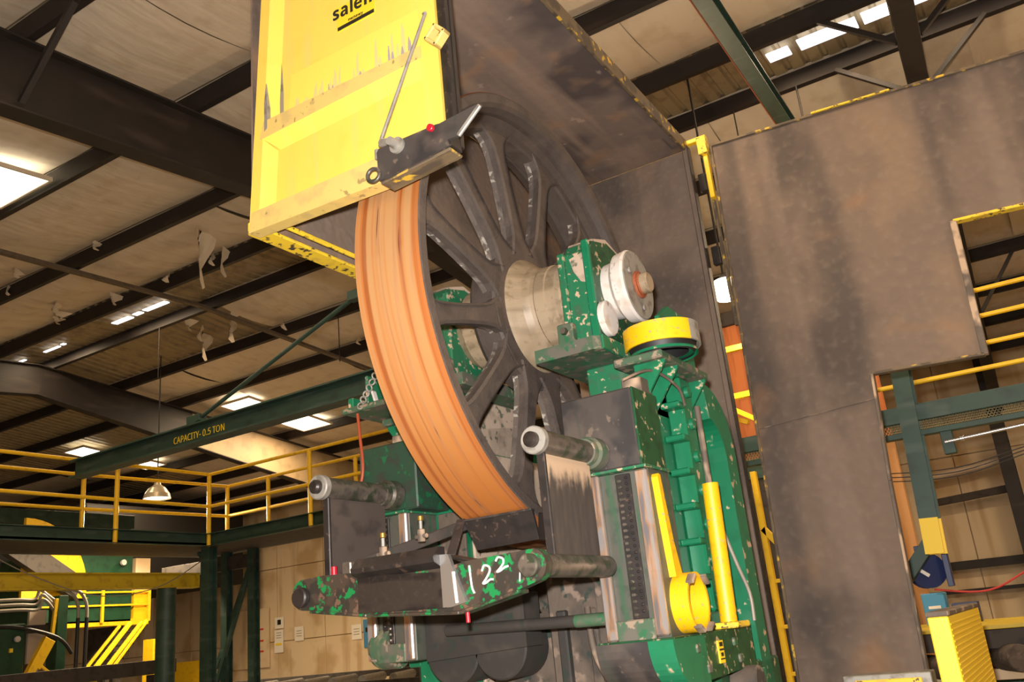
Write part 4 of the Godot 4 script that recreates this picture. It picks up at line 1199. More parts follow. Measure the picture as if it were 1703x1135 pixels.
func door(d: Node3D) -> void:
	# sheets lie back, stiles and rails stand proud with sloping flanks
	quad_prism([Vector2(slant(3.82), 3.82), Vector2(slant(4.42), 4.42), Vector2(-1.50, 4.42), Vector2(-1.50, 3.82)], -2.30, -2.285); dpart("upper_sheet", M.yellow_paint, d)
	quad_prism([Vector2(slant(3.5), 3.5), Vector2(slant(3.82), 3.82), Vector2(-1.50, 3.82), Vector2(-1.50, 3.5)], -2.30, -2.285); dpart("worn_sheet", M.yellow_paint, d)
	var n := Vector3(0, 0, 1)
	var w := [Vector3(-2.262, 3.645, -2.2842), Vector3(-1.568, 3.635, -2.2842), Vector3(-1.568, 3.835, -2.2842), Vector3(-2.242, 3.835, -2.2842)]
	tri(w[0], w[1], w[2], n, n, n, Vector2(0, 1), Vector2(1, 1), Vector2(1, 0))
	tri(w[0], w[2], w[3], n, n, n, Vector2(0, 1), Vector2(1, 0), Vector2(0, 0))
	dpart("worn_paint", drips(), d)
	for q in [[0.115, 3.62, 0.30, 0.010], [0.068, 3.60, 0.22, 0.008]]:
		ext_xy([Vector2(slant(q[1]) + q[0] - q[3], q[1]), Vector2(slant(q[1]) + q[0] + q[3], q[1] + 0.01), Vector2(slant(q[1]) + q[0] + q[3] * 1.3, q[1] + q[2] * 0.5), Vector2(slant(q[1]) + q[0] + q[3] * 0.6, q[1] + q[2]), Vector2(slant(q[1]) + q[0] - q[3] * 0.8, q[1] + q[2] * 0.6)], -2.2849, -2.2838 if q[0] > 0.1 else -2.2425); dpart("bare_streak", M.bare_grey, d)
	quad_prism([Vector2(slant(3.2), 3.2), Vector2(slant(3.5), 3.5), Vector2(-1.50, 3.5), Vector2(-1.50, 3.2)], -2.30, -2.285); dpart("lower_sheet", M.yellow_paint, d)
	# left flange: outer strip, then a step
	quad_prism([Vector2(slant(3.19), 3.19), Vector2(slant(4.42), 4.42), Vector2(slant(4.42) + 0.055, 4.42), Vector2(slant(3.19) + 0.05, 3.20)], -2.30, -2.245); dpart("outer_flange", M.yellow_paint, d)
	flank([Vector3(slant(3.58) + 0.052, 3.58, -2.245), Vector3(slant(4.42) + 0.055, 4.42, -2.245), Vector3(slant(4.42) + 0.10, 4.42, -2.285), Vector3(slant(3.58) + 0.10, 3.60, -2.285)]); dpart("flange_flank", M.yellow_paint, d)
	flank([Vector3(slant(3.25) + 0.052, 3.25, -2.245), Vector3(slant(3.57) + 0.052, 3.57, -2.245), Vector3(slant(3.52) + 0.10, 3.518, -2.285), Vector3(slant(3.27) + 0.10, 3.285, -2.285)]); dpart("flange_flank", M.yellow_paint, d)
	# middle rail: flat band, sloping down into the lower pan
	quad_prism([Vector2(-2.385, 3.572), Vector2(-2.36, 3.648), Vector2(-1.566, 3.636), Vector2(-1.566, 3.585)], -2.30, -2.243); dpart("middle_rail", M.yellow_grimy, d)
	flank([Vector3(-2.372, 3.574, -2.245), Vector3(-1.572, 3.585, -2.245), Vector3(-1.588, 3.530, -2.285), Vector3(-2.31, 3.518, -2.285)]); dpart("rail_flank", M.yellow_paint, d)
	# bottom rail
	quad_prism([Vector2(slant(3.19), 3.178), Vector2(slant(3.25) + 0.01, 3.262), Vector2(-1.56, 3.262), Vector2(-1.48, 3.24), Vector2(-1.48, 3.16), Vector2(-1.8, 3.158)], -2.30, -2.242); dpart("bottom_rail", M.yellow_grimy, d)
	flank([Vector3(-2.385, 3.262, -2.245), Vector3(-1.572, 3.262, -2.245), Vector3(-1.588, 3.290, -2.285), Vector3(-2.32, 3.284, -2.285)]); dpart("rail_flank", M.yellow_paint, d)
	# right stile
	quad_prism([Vector2(-1.572, 3.24), Vector2(-1.566, 4.42), Vector2(-1.494, 4.42), Vector2(-1.494, 3.20)], -2.30, -2.248); dpart("right_stile", M.yellow_paint, d)
	# maker's label near the top edge
	var b := Basis(Vector3(0, 0, 1), -0.02)
	quad_prism([Vector2(-1.985, 3.918), Vector2(-1.985, 4.03), Vector2(-1.795, 4.03), Vector2(-1.795, 3.918)], -2.285, -2.282); dpart("maker_label", M.label_yellow, d)
	quad_prism([Vector2(-1.983, 3.921), Vector2(-1.983, 3.937), Vector2(-1.797, 3.937), Vector2(-1.797, 3.921)], -2.282, -2.2808); dpart("label_band", M.black_ink, d)
	lettering("salem", 0.082, Vector3(-1.89, 4.005, -2.281), b, M.black_ink, d, true)
	lettering("machinery", 0.016, Vector3(-1.89, 3.948, -2.281), b, M.black_ink, d, false)

func drips() -> StandardMaterial3D:
	# bare steel licking up from the middle rail where the paint has run off
	var rng := RandomNumberGenerator.new()
	rng.seed = 31
	var im := Image.create(512, 128, false, Image.FORMAT_RGB8)
	im.fill(Color8(249, 212, 90))
	for i in 46:
		var cx := rng.randi_range(4, 508)
		var grey := i > 20 and (cx > 150)
		var h := rng.randf_range(0.15, 0.95) * (0.4 + 0.6 * smoothstep(0.0, 300.0, float(cx)))
		if grey: h *= 0.55
		var hw := rng.randf_range(3.0, 8.0)
		var c := Color8(156, 148, 152) if grey else Color8(224, 194, 128)
		for y in 128:
			var v := (127 - y) / 127.0
			if v > h: continue
			var half := hw * pow(1.0 - v / h, 0.6) + 0.5
			for x in range(maxi(0, int(cx - half)), mini(511, int(cx + half)) + 1):
				im.set_pixel(x, y, c)
	var m := StandardMaterial3D.new()
	m.resource_name = "drip_wear"
	m.albedo_texture = ImageTexture.create_from_image(im)
	m.roughness = 0.45
	return m

func lettering(words: String, size: float, p: Vector3, b: Basis, m: Material, parent: Node3D, bold := false) -> void:
	var t := TextMesh.new()
	var sf := SystemFont.new()
	sf.font_names = PackedStringArray(["Droid Sans"])
	sf.font_weight = 700 if bold else 400
	sf.font_italic = bold
	t.font = sf
	t.text = words
	t.font_size = 48
	t.pixel_size = size / 48.0
	t.depth = 0.002
	var o := MeshInstance3D.new()
	o.mesh = t
	o.material_override = m
	o.name = "lettering"
	parent.add_child(o, true)
	o.transform = Transform3D(b, p - O)

func flank(p: Array) -> void:
	# a sloping pressed facet with sheet thickness behind it
	var back: Array = []
	for q in p: back.append(q - Vector3(0, 0, 0.006))
	var m: Vector3 = (p[0] + p[2]) * 0.5 - Vector3(0, 0, 0.003)
	face([p[0], p[1], p[2], p[3]], m - Vector3(0, 0, 0.1))
	face([back[0], back[1], back[2], back[3]], m + Vector3(0, 0, 0.1))
	for i in 4:
		var j := (i + 1) % 4
		face([p[i], p[j], back[j], back[i]], m)

# ------------------------------------------------------------------ saw frame, right and mirrored left
func column(left: bool) -> void:
	mir = left
	var where := "left" if left else "right"
	var t := thing("saw_column", "green cast column of the saw on the near right with bolted rib" if not left else "green cast column of the saw on the far side behind the wheel tread", "column", Vector3(-1.4, 0, -3.5), "saw columns")
	# body: recessed web and a rounded rear flange
	var outer: Array = [Vector2(-3.10, 0.6), Vector2(-3.10, 2.40), Vector2(-3.34, 2.48), Vector2(-3.66, 2.53)]
	outer += arc(Vector2(-3.66, 2.24), 0.28, 90, 180, 8).slice(1)
	outer += [Vector2(-3.94, 0.6)]
	ext_yz(outer, -1.56, -1.285); part("web", M.green_paint, t)
	var rim: Array = arc(Vector2(-3.66, 2.26), 0.28, 85, 180, 10)
	rim += [Vector2(-3.94, 0.6), Vector2(-3.81, 0.6)]
	rim += arc(Vector2(-3.64, 2.22), 0.17, 180, 100, 8)
	ext_yz(rim, -1.285, -1.20); part("rear_flange", M.green_paint, t)
	box(-1.29, 1.5, -3.13, -1.222, 2.39, -3.10, 0.006); part("front_edge", M.green_paint, t)
	box(-1.56, 0.9, -3.108, -1.426, 2.10, -3.094, 0.003); part("dusty_skirt", M.dusty_iron, t)
	# bolted rib
	box(-1.287, 1.6, -3.52, -1.215, 2.53, -3.40, 0.008); part("rib", M.green_paint, t)
	for i in 7:
		var y := 1.66 + i * 0.135
		lathe(Vector3(-1.216, y, -3.46), Vector3.RIGHT, [Vector2(0, 0.026), Vector2(0.016, 0.024), Vector2(0.016, 0.0)], 6); part("bolt", M.green_paint, t)
		box(-1.287, y + 0.055, -3.40, -1.205, y + 0.080, -3.33, 0.005); part("clip", M.green_paint, t)
	cyl(Vector3(-1.205, 1.5, -3.535), Vector3(-1.205, 2.42, -3.535), 0.013, 8); part("conduit", M.dusty_arm, t)
	bx(Vector3(-1.282, 1.97, -3.66), Vector3(0.008, 0.16, 0.05)); part("warning_label", M.label_yellow, t)
	bx(Vector3(-1.2775, 1.95, -3.66), Vector3(0.004, 0.03, 0.04), Basis.IDENTITY, 0.0); part("label_print", M.black_ink, t)
	if not left:
		pipe(curve([Vector3(-1.25, 1.95, -3.72), Vector3(-1.22, 1.78, -3.76), Vector3(-1.20, 1.66, -3.80), Vector3(-1.20, 1.55, -3.80)], 5), 0.008, 8); part("grey_hose", M.hose_grey, t)
		pipe(curve([Vector3(-1.29, 2.455, -3.0), Vector3(-1.22, 2.50, -3.12), Vector3(-1.19, 2.46, -3.3), Vector3(-1.2, 2.40, -3.38)], 6), 0.006, 8); part("grease_line", M.dusty_arm, t)
	# saddle block in front with its spigot for the pin
	box(-1.498, 2.107, -3.09, -1.212, 2.39, -2.87, 0.006); part("saddle_block", M.green_sooty if left else M.saddle_steel, t, "dark steel block on the slide")
	box(-1.2125, 2.107, -3.09, -1.204, 2.39, -2.872, 0.003); part("saddle_side", M.green_sooty if left else M.green_dark, t)
	box(-1.43, 2.098, -3.09, -1.19, 2.108, -2.862, 0.002); part("saddle_wiper", M.green_chipped, t)
	# neck between saddle and table
	box(-1.56, 2.36, -3.66, -1.285, 2.61, -3.26, 0.006); part("neck", M.pale_dust if left else M.green_chipped, t)
	bx(Vector3(-1.28, 2.43, -3.10), Vector3(0.08, 0.08, 0.1)); part("grimy_lug", M.dusty_arm, t)
	# slide below: two bright ways, a dark groove with a chain
	box(-1.425, 1.53, -3.09, -1.2, 2.1, -2.90, 0.004); part("slide_body", M.slide_dark, t)
	box(-1.427, 1.535, -2.90, -1.385, 2.10, -2.876, 0.006); part("bright_way", M.slide_bright, t, "bare bright way")
	box(-1.245, 1.54, -2.90, -1.198, 2.095, -2.876, 0.006); part("bright_way", M.slide_bright, t, "bare bright way")
	box(-1.385, 1.53, -2.90, -1.245, 1.60, -2.878, 0.004); part("slide_foot", M.green_grimy, t)
	box(-1.325, 1.6, -2.905, -1.268, 2.09, -2.892, 0.002); part("chain_groove", M.black_steel, t)
	for i in 22:
		var y := 1.615 + i * 0.0215
		bx(Vector3(-1.308, y, -2.888), Vector3(0.016, 0.012, 0.012), Basis.IDENTITY, 0.003); part("chain_tooth", M.pin_steel, t)
		bx(Vector3(-1.282, y + 0.01, -2.890), Vector3(0.010, 0.010, 0.010), Basis.IDENTITY, 0.003); part("chain_tooth", M.black_steel, t)
	# table with gussets
	box(-1.36, 2.535, -3.60, -1.155, 2.568, -3.09, 0.006); part("table", M.green_grimy, t)
	for z in [-3.13, -3.26, -3.57]:
		ext_xy([Vector2(-1.288, 2.535), Vector2(-1.16, 2.535), Vector2(-1.16, 2.525), Vector2(-1.286, 2.355)], z - 0.006, z + 0.006); part("gusset", M.green_paint, t)
	# lower shelf with rounded drum
	if not left:
		var low: Array = [Vector2(-3.58, 1.535), Vector2(-2.80, 1.535)]
		low += arc(Vector2(-2.93, 1.53), 0.15, 0, -90, 8).slice(1)
		low += [Vector2(-3.58, 1.395)]
		ext_yz(low, -1.42, -1.15); part("lower_shelf", M.green_dark, t)
		var drum: Array = arc(Vector2(-2.93, 1.53), 0.153, 0, -90, 10)
		drum += [Vector2(-3.06, 1.377), Vector2(-3.06, 1.53)]
		ext_yz(drum, -1.42, -1.235); part("drum_cover", M.saddle_steel, t)
		ext_yz(drum, -1.234, -1.146); part("drum_cover", M.green_paint, t)
		for q in [[-2.98, 1.49], [-3.06, 1.42], [-3.36, 1.49], [-3.40, 1.43]]:
			bx(Vector3(-1.147, q[1], q[0]), Vector3(0.012, 0.03, 0.035)); part("lug", M.green_grimy, t)
		bx(Vector3(-1.1475, 1.465, -3.20), Vector3(0.006, 0.075, 0.05), Basis.IDENTITY, 0.0); part("warning_label", M.label_yellow, t)
		for q in [[1.490, 0.014, 0.030], [1.472, 0.006, 0.040], [1.456, 0.012, 0.022], [1.441, 0.004, 0.040]]:
			bx(Vector3(-1.144, q[0], -3.20), Vector3(0.003, q[1], q[2]), Basis.IDENTITY, 0.0); part("label_print", M.black_ink, t)
	box(-1.45, 0.0, -4.05, -1.2, 1.4, -3.3, 0.01); part("foot", M.green_dark, t)
	if not left: cyl(Vector3(-1.25, 1.34, -3.45), Vector3(-1.10, 1.34, -3.45), 0.06, 20)
	if not left: part("bushing", M.dusty_iron, t)
	box(-1.572, 1.4, -3.9, -1.558, 2.36, -3.14, 0.004); part("dusty_inner_face", M.pale_dust, t)
	if not left:
		box(-1.2, 1.0, -3.62, -1.13, 1.38, -3.52); part("bracket", M.green_paint, t)
	mir = false

func bearing(left: bool) -> void:
	mir = left
	var t := thing("bearing_pedestal", "green bearing block with a white cap carrying the wheel axle" if not left else "far bearing block seen between the spokes of the wheel", "bearing", Vector3(-1.5, 2.6, -3.3), "wheel bearings")
	# base plate
	ext([Vector2(-1.662, -3.02), Vector2(-1.40, -3.02), Vector2(-1.372, -3.05), Vector2(-1.372, -3.62), Vector2(-1.662, -3.62)], Vector3(0, 2.61, 0), Vector3(1, 0, 0), Vector3(0, 0, 1), Vector3(0, 0.055, 0)); part("base_plate", M.green_grimy, t)
	bx(Vector3(-1.37, 2.64, -3.33), Vector3(0.012, 0.06, 0.58)); part("plate_edge", M.green_chipped, t)
	# housing: thin flange, body, dark end face
	box(-1.558, 2.66, -3.50, -1.525, 3.085, -3.105, 0.006); part("flange", M.green_chipped, t)
	var hp: Array = [Vector2(-3.12, 2.665), Vector2(-3.12, 3.07), Vector2(-3.15, 3.115), Vector2(-3.30, 3.15), Vector2(-3.48, 3.115), Vector2(-3.54, 3.05), Vector2(-3.54, 2.665)]
	ext_yz(hp, -1.525, -1.435); part("housing", M.green_chipped, t)
	ext_yz(hp, -1.435, -1.405); part("end_face", M.green_dark, t)
	box(-1.435, 2.665, -3.12, -1.402, 3.11, -3.095, 0.005); part("front_strip", M.green_paint, t)
	ext_xy([Vector2(-1.505, 3.05), Vector2(-1.44, 3.065), Vector2(-1.437, 2.93), Vector2(-1.462, 2.94), Vector2(-1.49, 2.99)], -3.122, -3.117); part("bare_patch", M.pale_dust, t)
	ext_yz([Vector2(-3.15, 3.118), Vector2(-3.30, 3.153), Vector2(-3.48, 3.118), Vector2(-3.47, 3.13), Vector2(-3.30, 3.172), Vector2(-3.16, 3.13)], -1.52, -1.41); part("dust_ridge", M.pale_dust, t)
	box(-1.57, 2.655, -3.10, -1.50, 2.76, -3.06, 0.004); part("clamp", M.green_grimy, t)
	lathe(Vector3(-1.535, 2.725, -3.06), Vector3(0, 0, 1), [Vector2(0, 0.016), Vector2(0.02, 0.014), Vector2(0.02, 0.0)], 6); part("clamp_bolt", M.pin_steel, t)
	# cap
	lathe(Vector3(-1.405, 2.925, -3.30), Vector3.RIGHT, [Vector2(0.0, 0.12), Vector2(0.04, 0.125), Vector2(0.06, 0.15), Vector2(0.105, 0.156), Vector2(0.115, 0.15), Vector2(0.115, 0.135)], 40); part("cap", M.white_worn, t, "dusty white bearing cap")
	lathe(Vector3(-1.29, 2.925, -3.30), Vector3.RIGHT, [Vector2(0, 0.15), Vector2(0.004, 0.146), Vector2(0.004, 0.0)], 40); part("cap_face", M.bare_grey, t)
	lathe(Vector3(-1.287, 2.925, -3.30), Vector3.RIGHT, [Vector2(0, 0.06), Vector2(0.012, 0.058), Vector2(0.012, 0.048), Vector2(0.02, 0.045)], 24); part("rusty_ring", M.rust, t)
	cyl(Vector3(-1.285, 2.925, -3.30), Vector3(-1.235, 2.925, -3.30), 0.044, 20); part("shaft_end", M.hub_iron, t)
	for k in 3:
		var a := TAU * k / 3.0 + 0.4
		cyl(Vector3(-1.286, 2.925 + 0.1 * sin(a), -3.30 + 0.1 * cos(a)), Vector3(-1.276, 2.925 + 0.1 * sin(a), -3.30 + 0.1 * cos(a)), 0.012, 8); part("cap_screw", M.bare_grey, t)
	cyl(Vector3(-1.405, 2.77, -3.17), Vector3(-1.375, 2.77, -3.17), 0.075, 24); part("drain_boss", M.white_worn, t)
	# air spring ring beside it, on the table
	mir = left
	t = thing("spring_ring", "yellow steel band round a black rubber spring beside the bearing block" if not left else "far yellow spring band seen between the lower spokes", "spring", Vector3(-1.20, 2.57, -3.24), "spring bands")
	var c := Vector3(-1.30, 2.60, -3.45) if left else Vector3(-1.195, 2.57, -3.22)
	lathe(c, Vector3.UP, [Vector2(0.0, 0.118), Vector2(0.012, 0.126), Vector2(0.045, 0.134), Vector2(0.06, 0.12), Vector2(0.06, 0.0)], 36); part("rubber_spring", M.black_rubber, t)
	# a band open towards the base plate
	lathe(c + Vector3(0, 0.03, 0), Vector3.UP, [Vector2(0, 0.142), Vector2(0, 0.150), Vector2(0.082, 0.150), Vector2(0.082, 0.142), Vector2(0, 0.142)], 36, -1.05, 1.2) ; part("band", M.tool_yellow, t, "yellow painted band")
	lathe(c + Vector3(0, 0.03, 0), Vector3.UP, [Vector2(0, 0.142), Vector2(0, 0.150), Vector2(0.082, 0.150), Vector2(0.082, 0.142), Vector2(0, 0.142)], 24, 1.2, 3.3); part("bare_band", M.bare_grey, t, "bare metal end of the band")
	lathe(c - Vector3(0, 0.0, 0), Vector3.UP, [Vector2(0, 0.135), Vector2(0.012, 0.133), Vector2(0.012, 0.1)], 36); part("seat_ring", M.green_paint, t)
	ext_yz([Vector2(-3.40, 2.64), Vector2(-3.38, 2.80), Vector2(-3.50, 2.872), Vector2(-3.66, 2.868), Vector2(-3.74, 2.80), Vector2(-3.74, 2.64)], -1.27, -1.25); part("top_plate", M.green_paint, t)
	cyl(Vector3(-1.26, 2.57, -3.60), Vector3(-1.26, 2.66, -3.60), 0.03, 12); part("post", M.green_paint, t)
	if left:
		t = thing("far_bracket", "green bracket with upright plates sticking out left of the orange tread", "bracket", Vector3(-1.2, 2.57, -3.05))
		box(-1.40, 2.575, -3.24, -1.085, 2.60, -2.90, 0.006); part("plate", M.green_grimy, t)
		box(-1.20, 2.60, -3.22, -1.185, 2.74, -2.95, 0.004); part("upright", M.green_chipped, t)
		box(-1.30, 2.60, -3.22, -1.285, 2.72, -2.95, 0.004); part("upright", M.green_paint, t)
		box(-1.13, 2.60, -3.1, -1.10, 2.65, -2.93, 0.004); part("lug", M.green_paint, t)
		bar(Vector3(-1.25, 2.61, -2.945), Vector3(-1.235, 2.66, -2.945), 0.03, 0.01); part("bare_tab", M.white_worn, t)
	mir = false

# ------------------------------------------------------------------ swing frame with the chalk number
func swing_frame() -> void:
	var t := thing("swing_frame", "green and black swing frame chalked 122 hanging across the front of the wheel", "frame", Vector3(-1.84, 1.7, -2.4))
	for s in [false, true]:
		mir = s
		# upper pin with washer, sleeve, collar
		lathe(Vector3(-1.379, 2.172, -2.865), Vector3(0, 0, 1), [Vector2(0, 0.060), Vector2(0.05, 0.058), Vector2(0.06, 0.049), Vector2(0.085, 0.047), Vector2(0.085, 0.03)], 24); part("collar", M.green_grimy if not s else M.pin_steel, t)
		cyl(Vector3(-1.379, 2.172, -2.79), Vector3(-1.379, 2.172, -2.45), 0.040, 24); part("upper_sleeve", M.pin_steel, t)
		lathe(Vector3(-1.379, 2.172, -2.455), Vector3(0, 0, 1), [Vector2(0, 0.040), Vector2(0.0, 0.046), Vector2(0.022, 0.046), Vector2(0.027, 0.042), Vector2(0.027, 0.0)], 24); part("washer", M.bare_grey, t)
		lathe(Vector3(-1.379, 2.172, -2.43), Vector3(0, 0, 1), [Vector2(0, 0.026), Vector2(0.018, 0.025), Vector2(0.026, 0.018), Vector2(0.028, 0.0)], 24); part("pin_head", M.oily_steel, t)
		# hanging plate
		ext_yz([Vector2(-2.47, 2.14), Vector2(-2.80, 2.14), Vector2(-2.80, 1.80), Vector2(-2.47, 1.80)], -1.385, -1.373); part("hanging_plate", M.dark_plate, t)
		if not s:
			var nx := Vector3(1, 0, 0)
			var w := [Vector3(-1.3726, 1.80, -2.475), Vector3(-1.3726, 1.80, -2.80), Vector3(-1.3726, 2.14, -2.80), Vector3(-1.3726, 2.14, -2.475)]
			tri(w[0], w[1], w[2], nx, nx, nx, Vector2(0, 1), Vector2(1, 1), Vector2(1, 0))
			tri(w[0], w[2], w[3], nx, nx, nx, Vector2(0, 1), Vector2(1, 0), Vector2(0, 0))
			part("settled_dust", M.settled_dust, t)
		bar(Vector3(-1.379, 2.135, -2.475), Vector3(-1.379, 1.80, -2.475), 0.03, 0.014, Vector3(0, 0, 1)); part("plate_edge", M.black_steel, t)
		# lower pin
		cyl(Vector3(-1.379, 1.782, -2.86), Vector3(-1.379, 1.782, -2.345), 0.036, 24); part("lower_pin", M.pin_steel, t)
		cyl(Vector3(-1.379, 1.782, -2.345), Vector3(-1.379, 1.782, -2.318), 0.034, 24); part("pin_end", M.black_steel if s else M.pin_steel, t)
	mir = false
	# front bar: rounded ends, belly below the middle
	var o: Array = []
	o += arc(Vector2(-2.301, 1.79), 0.052, 262, 98, 10)
	o += [Vector2(-2.21, 1.845), Vector2(-2.05, 1.838), Vector2(-1.68, 1.812), Vector2(-1.62, 1.822), Vector2(-1.42, 1.828)]
	o += arc(Vector2(-1.379, 1.782), 0.050, 75, -80, 10)
	o += [Vector2(-1.44, 1.715), Vector2(-1.62, 1.677), Vector2(-1.66, 1.675), Vector2(-2.02, 1.700), Vector2(-2.16, 1.722)]
	ext_xy(o, -2.385, -2.345); part("front_bar", M.green_black, t)
	# bottom flange that follows the belly
	for k in [[-2.27, 1.732, -2.02, 1.697], [-2.02, 1.697, -1.65, 1.672], [-1.65, 1.672, -1.43, 1.714]]:
		bar(Vector3(k[0], k[1], -2.372), Vector3(k[2], k[3], -2.372), 0.065, 0.012); part("bottom_flange", M.green_black, t)
	# black wear box and chrome plate
	ext_yz([Vector2(-2.36, 1.878), Vector2(-2.33, 1.878), Vector2(-2.295, 1.845), Vector2(-2.30, 1.83), Vector2(-2.345, 1.812), Vector2(-2.36, 1.812)], -2.04, -1.70); part("wear_box", M.black_steel, t)
	ext_xy([Vector2(-2.045, 1.706), Vector2(-2.045, 1.825), Vector2(-1.70, 1.80), Vector2(-1.695, 1.69)], -2.345, -2.334); part("wear_plate", M.oily_steel, t)
	ext_xy([Vector2(-1.70, 1.852), Vector2(-1.668, 1.85), Vector2(-1.64, 1.77), Vector2(-1.612, 1.70), Vector2(-1.67, 1.69), Vector2(-1.70, 1.692)], -2.345, -2.330); part("polished_plate", M.chrome, t, "polished plate catching the light")
	cyl(Vector3(-1.652, 1.795, -2.331), Vector3(-1.646, 1.70, -2.331), 0.006, 10); part("painted_glint", M.white_worn, t)  # near-white bar standing in for a glint on the polished plate
	# chalk number
	var q0 := Vector3(-1.60, 1.745, -2.344)
	for st in [[[0.0, 0.062], [0.004, 0.0], [0.012, -0.022]], [[0.045, 0.040], [0.055, 0.056], [0.072, 0.050], [0.073, 0.036], [0.058, 0.016], [0.046, 0.004], [0.056, 0.004], [0.072, 0.012], [0.084, 0.012]], [[0.098, 0.064], [0.108, 0.074], [0.124, 0.068], [0.124, 0.054], [0.110, 0.040], [0.100, 0.032], [0.112, 0.034], [0.128, 0.042], [0.142, 0.044]]]:
		var line: Array = []
		for k in st: line.append(q0 + Vector3(k[0], k[1], 0.0))
		pipe(curve(line, 4), 0.0034, 6); part("chalk_digit", M.white_chalk, t)
	bar(Vector3(-1.416, 1.79, -2.344), Vector3(-1.424, 1.74, -2.344), 0.004, 0.003); part("chalk_line", M.white_chalk, t)
	# scraper tray under the tread with its straps
	ext([Vector2(-1.975, 0.0), Vector2(-1.665, 0.0), Vector2(-1.655, -0.11), Vector2(-1.93, -0.115)], Vector3(0, 2.022, -2.875), Vector3(1, 0, 0), Vector3(0, 1, 0.15), Vector3(0, 0, -0.012)); part("scraper_tray", M.black_steel, t)
	box(-1.975, 2.018, -2.898, -1.665, 2.026, -2.865); part("tray_lip", M.saddle_steel, t)
	bar(Vector3(-1.985, 2.03, -2.88), Vector3(-1.92, 1.88, -2.70), 0.035, 0.01); part("strap", M.saddle_steel, t)
	bar(Vector3(-1.92, 1.88, -2.70), Vector3(-1.60, 1.82, -2.40), 0.035, 0.01); part("strap", M.saddle_steel, t)
	bar(Vector3(-1.655, 1.96, -2.9), Vector3(-1.39, 1.90, -2.76), 0.012, 0.10); part("strap", M.black_steel, t)
	bar(Vector3(-1.98, 2.01, -2.90), Vector3(-2.11, 1.868, -2.42), 0.016, 0.04); part("diagonal_flat", M.saddle_steel, t)
	bx(Vector3(-2.115, 1.855, -2.39), Vector3(0.04, 0.05, 0.06)); part("flat_foot", M.pin_steel, t)
	# two brass grease valves on the diagonal
	for q in [[-2.015, 1.875, -2.44], [-1.97, 1.935, -2.6]]:
		cyl(Vector3(q[0], q[1], q[2]), Vector3(q[0], q[1] + 0.045, q[2]), 0.014, 10); part("valve_body", M.dusty_arm, t)
		cyl(Vector3(q[0], q[1] + 0.045, q[2]), Vector3(q[0], q[1] + 0.075, q[2]), 0.007, 8); part("valve_stem", M.bare_grey, t)
		cyl(Vector3(q[0], q[1] + 0.075, q[2]), Vector3(q[0], q[1] + 0.092, q[2]), 0.011, 8); part("valve_knob", M.brass, t)
		cyl(Vector3(q[0] - 0.025, q[1] + 0.02, q[2]), Vector3(q[0] + 0.025, q[1] + 0.02, q[2]), 0.009, 8); part("valve_arm", M.dusty_arm, t)
	cyl(Vector3(-1.63, 1.672, -2.36), Vector3(-1.63, 1.64, -2.36), 0.007, 8); part("red_nozzle", M.red_plastic, t)
	cyl(Vector3(-2.28, 1.885, -2.48), Vector3(-2.28, 1.85, -2.48), 0.012, 8); part("red_nozzle", M.red_plastic, t)

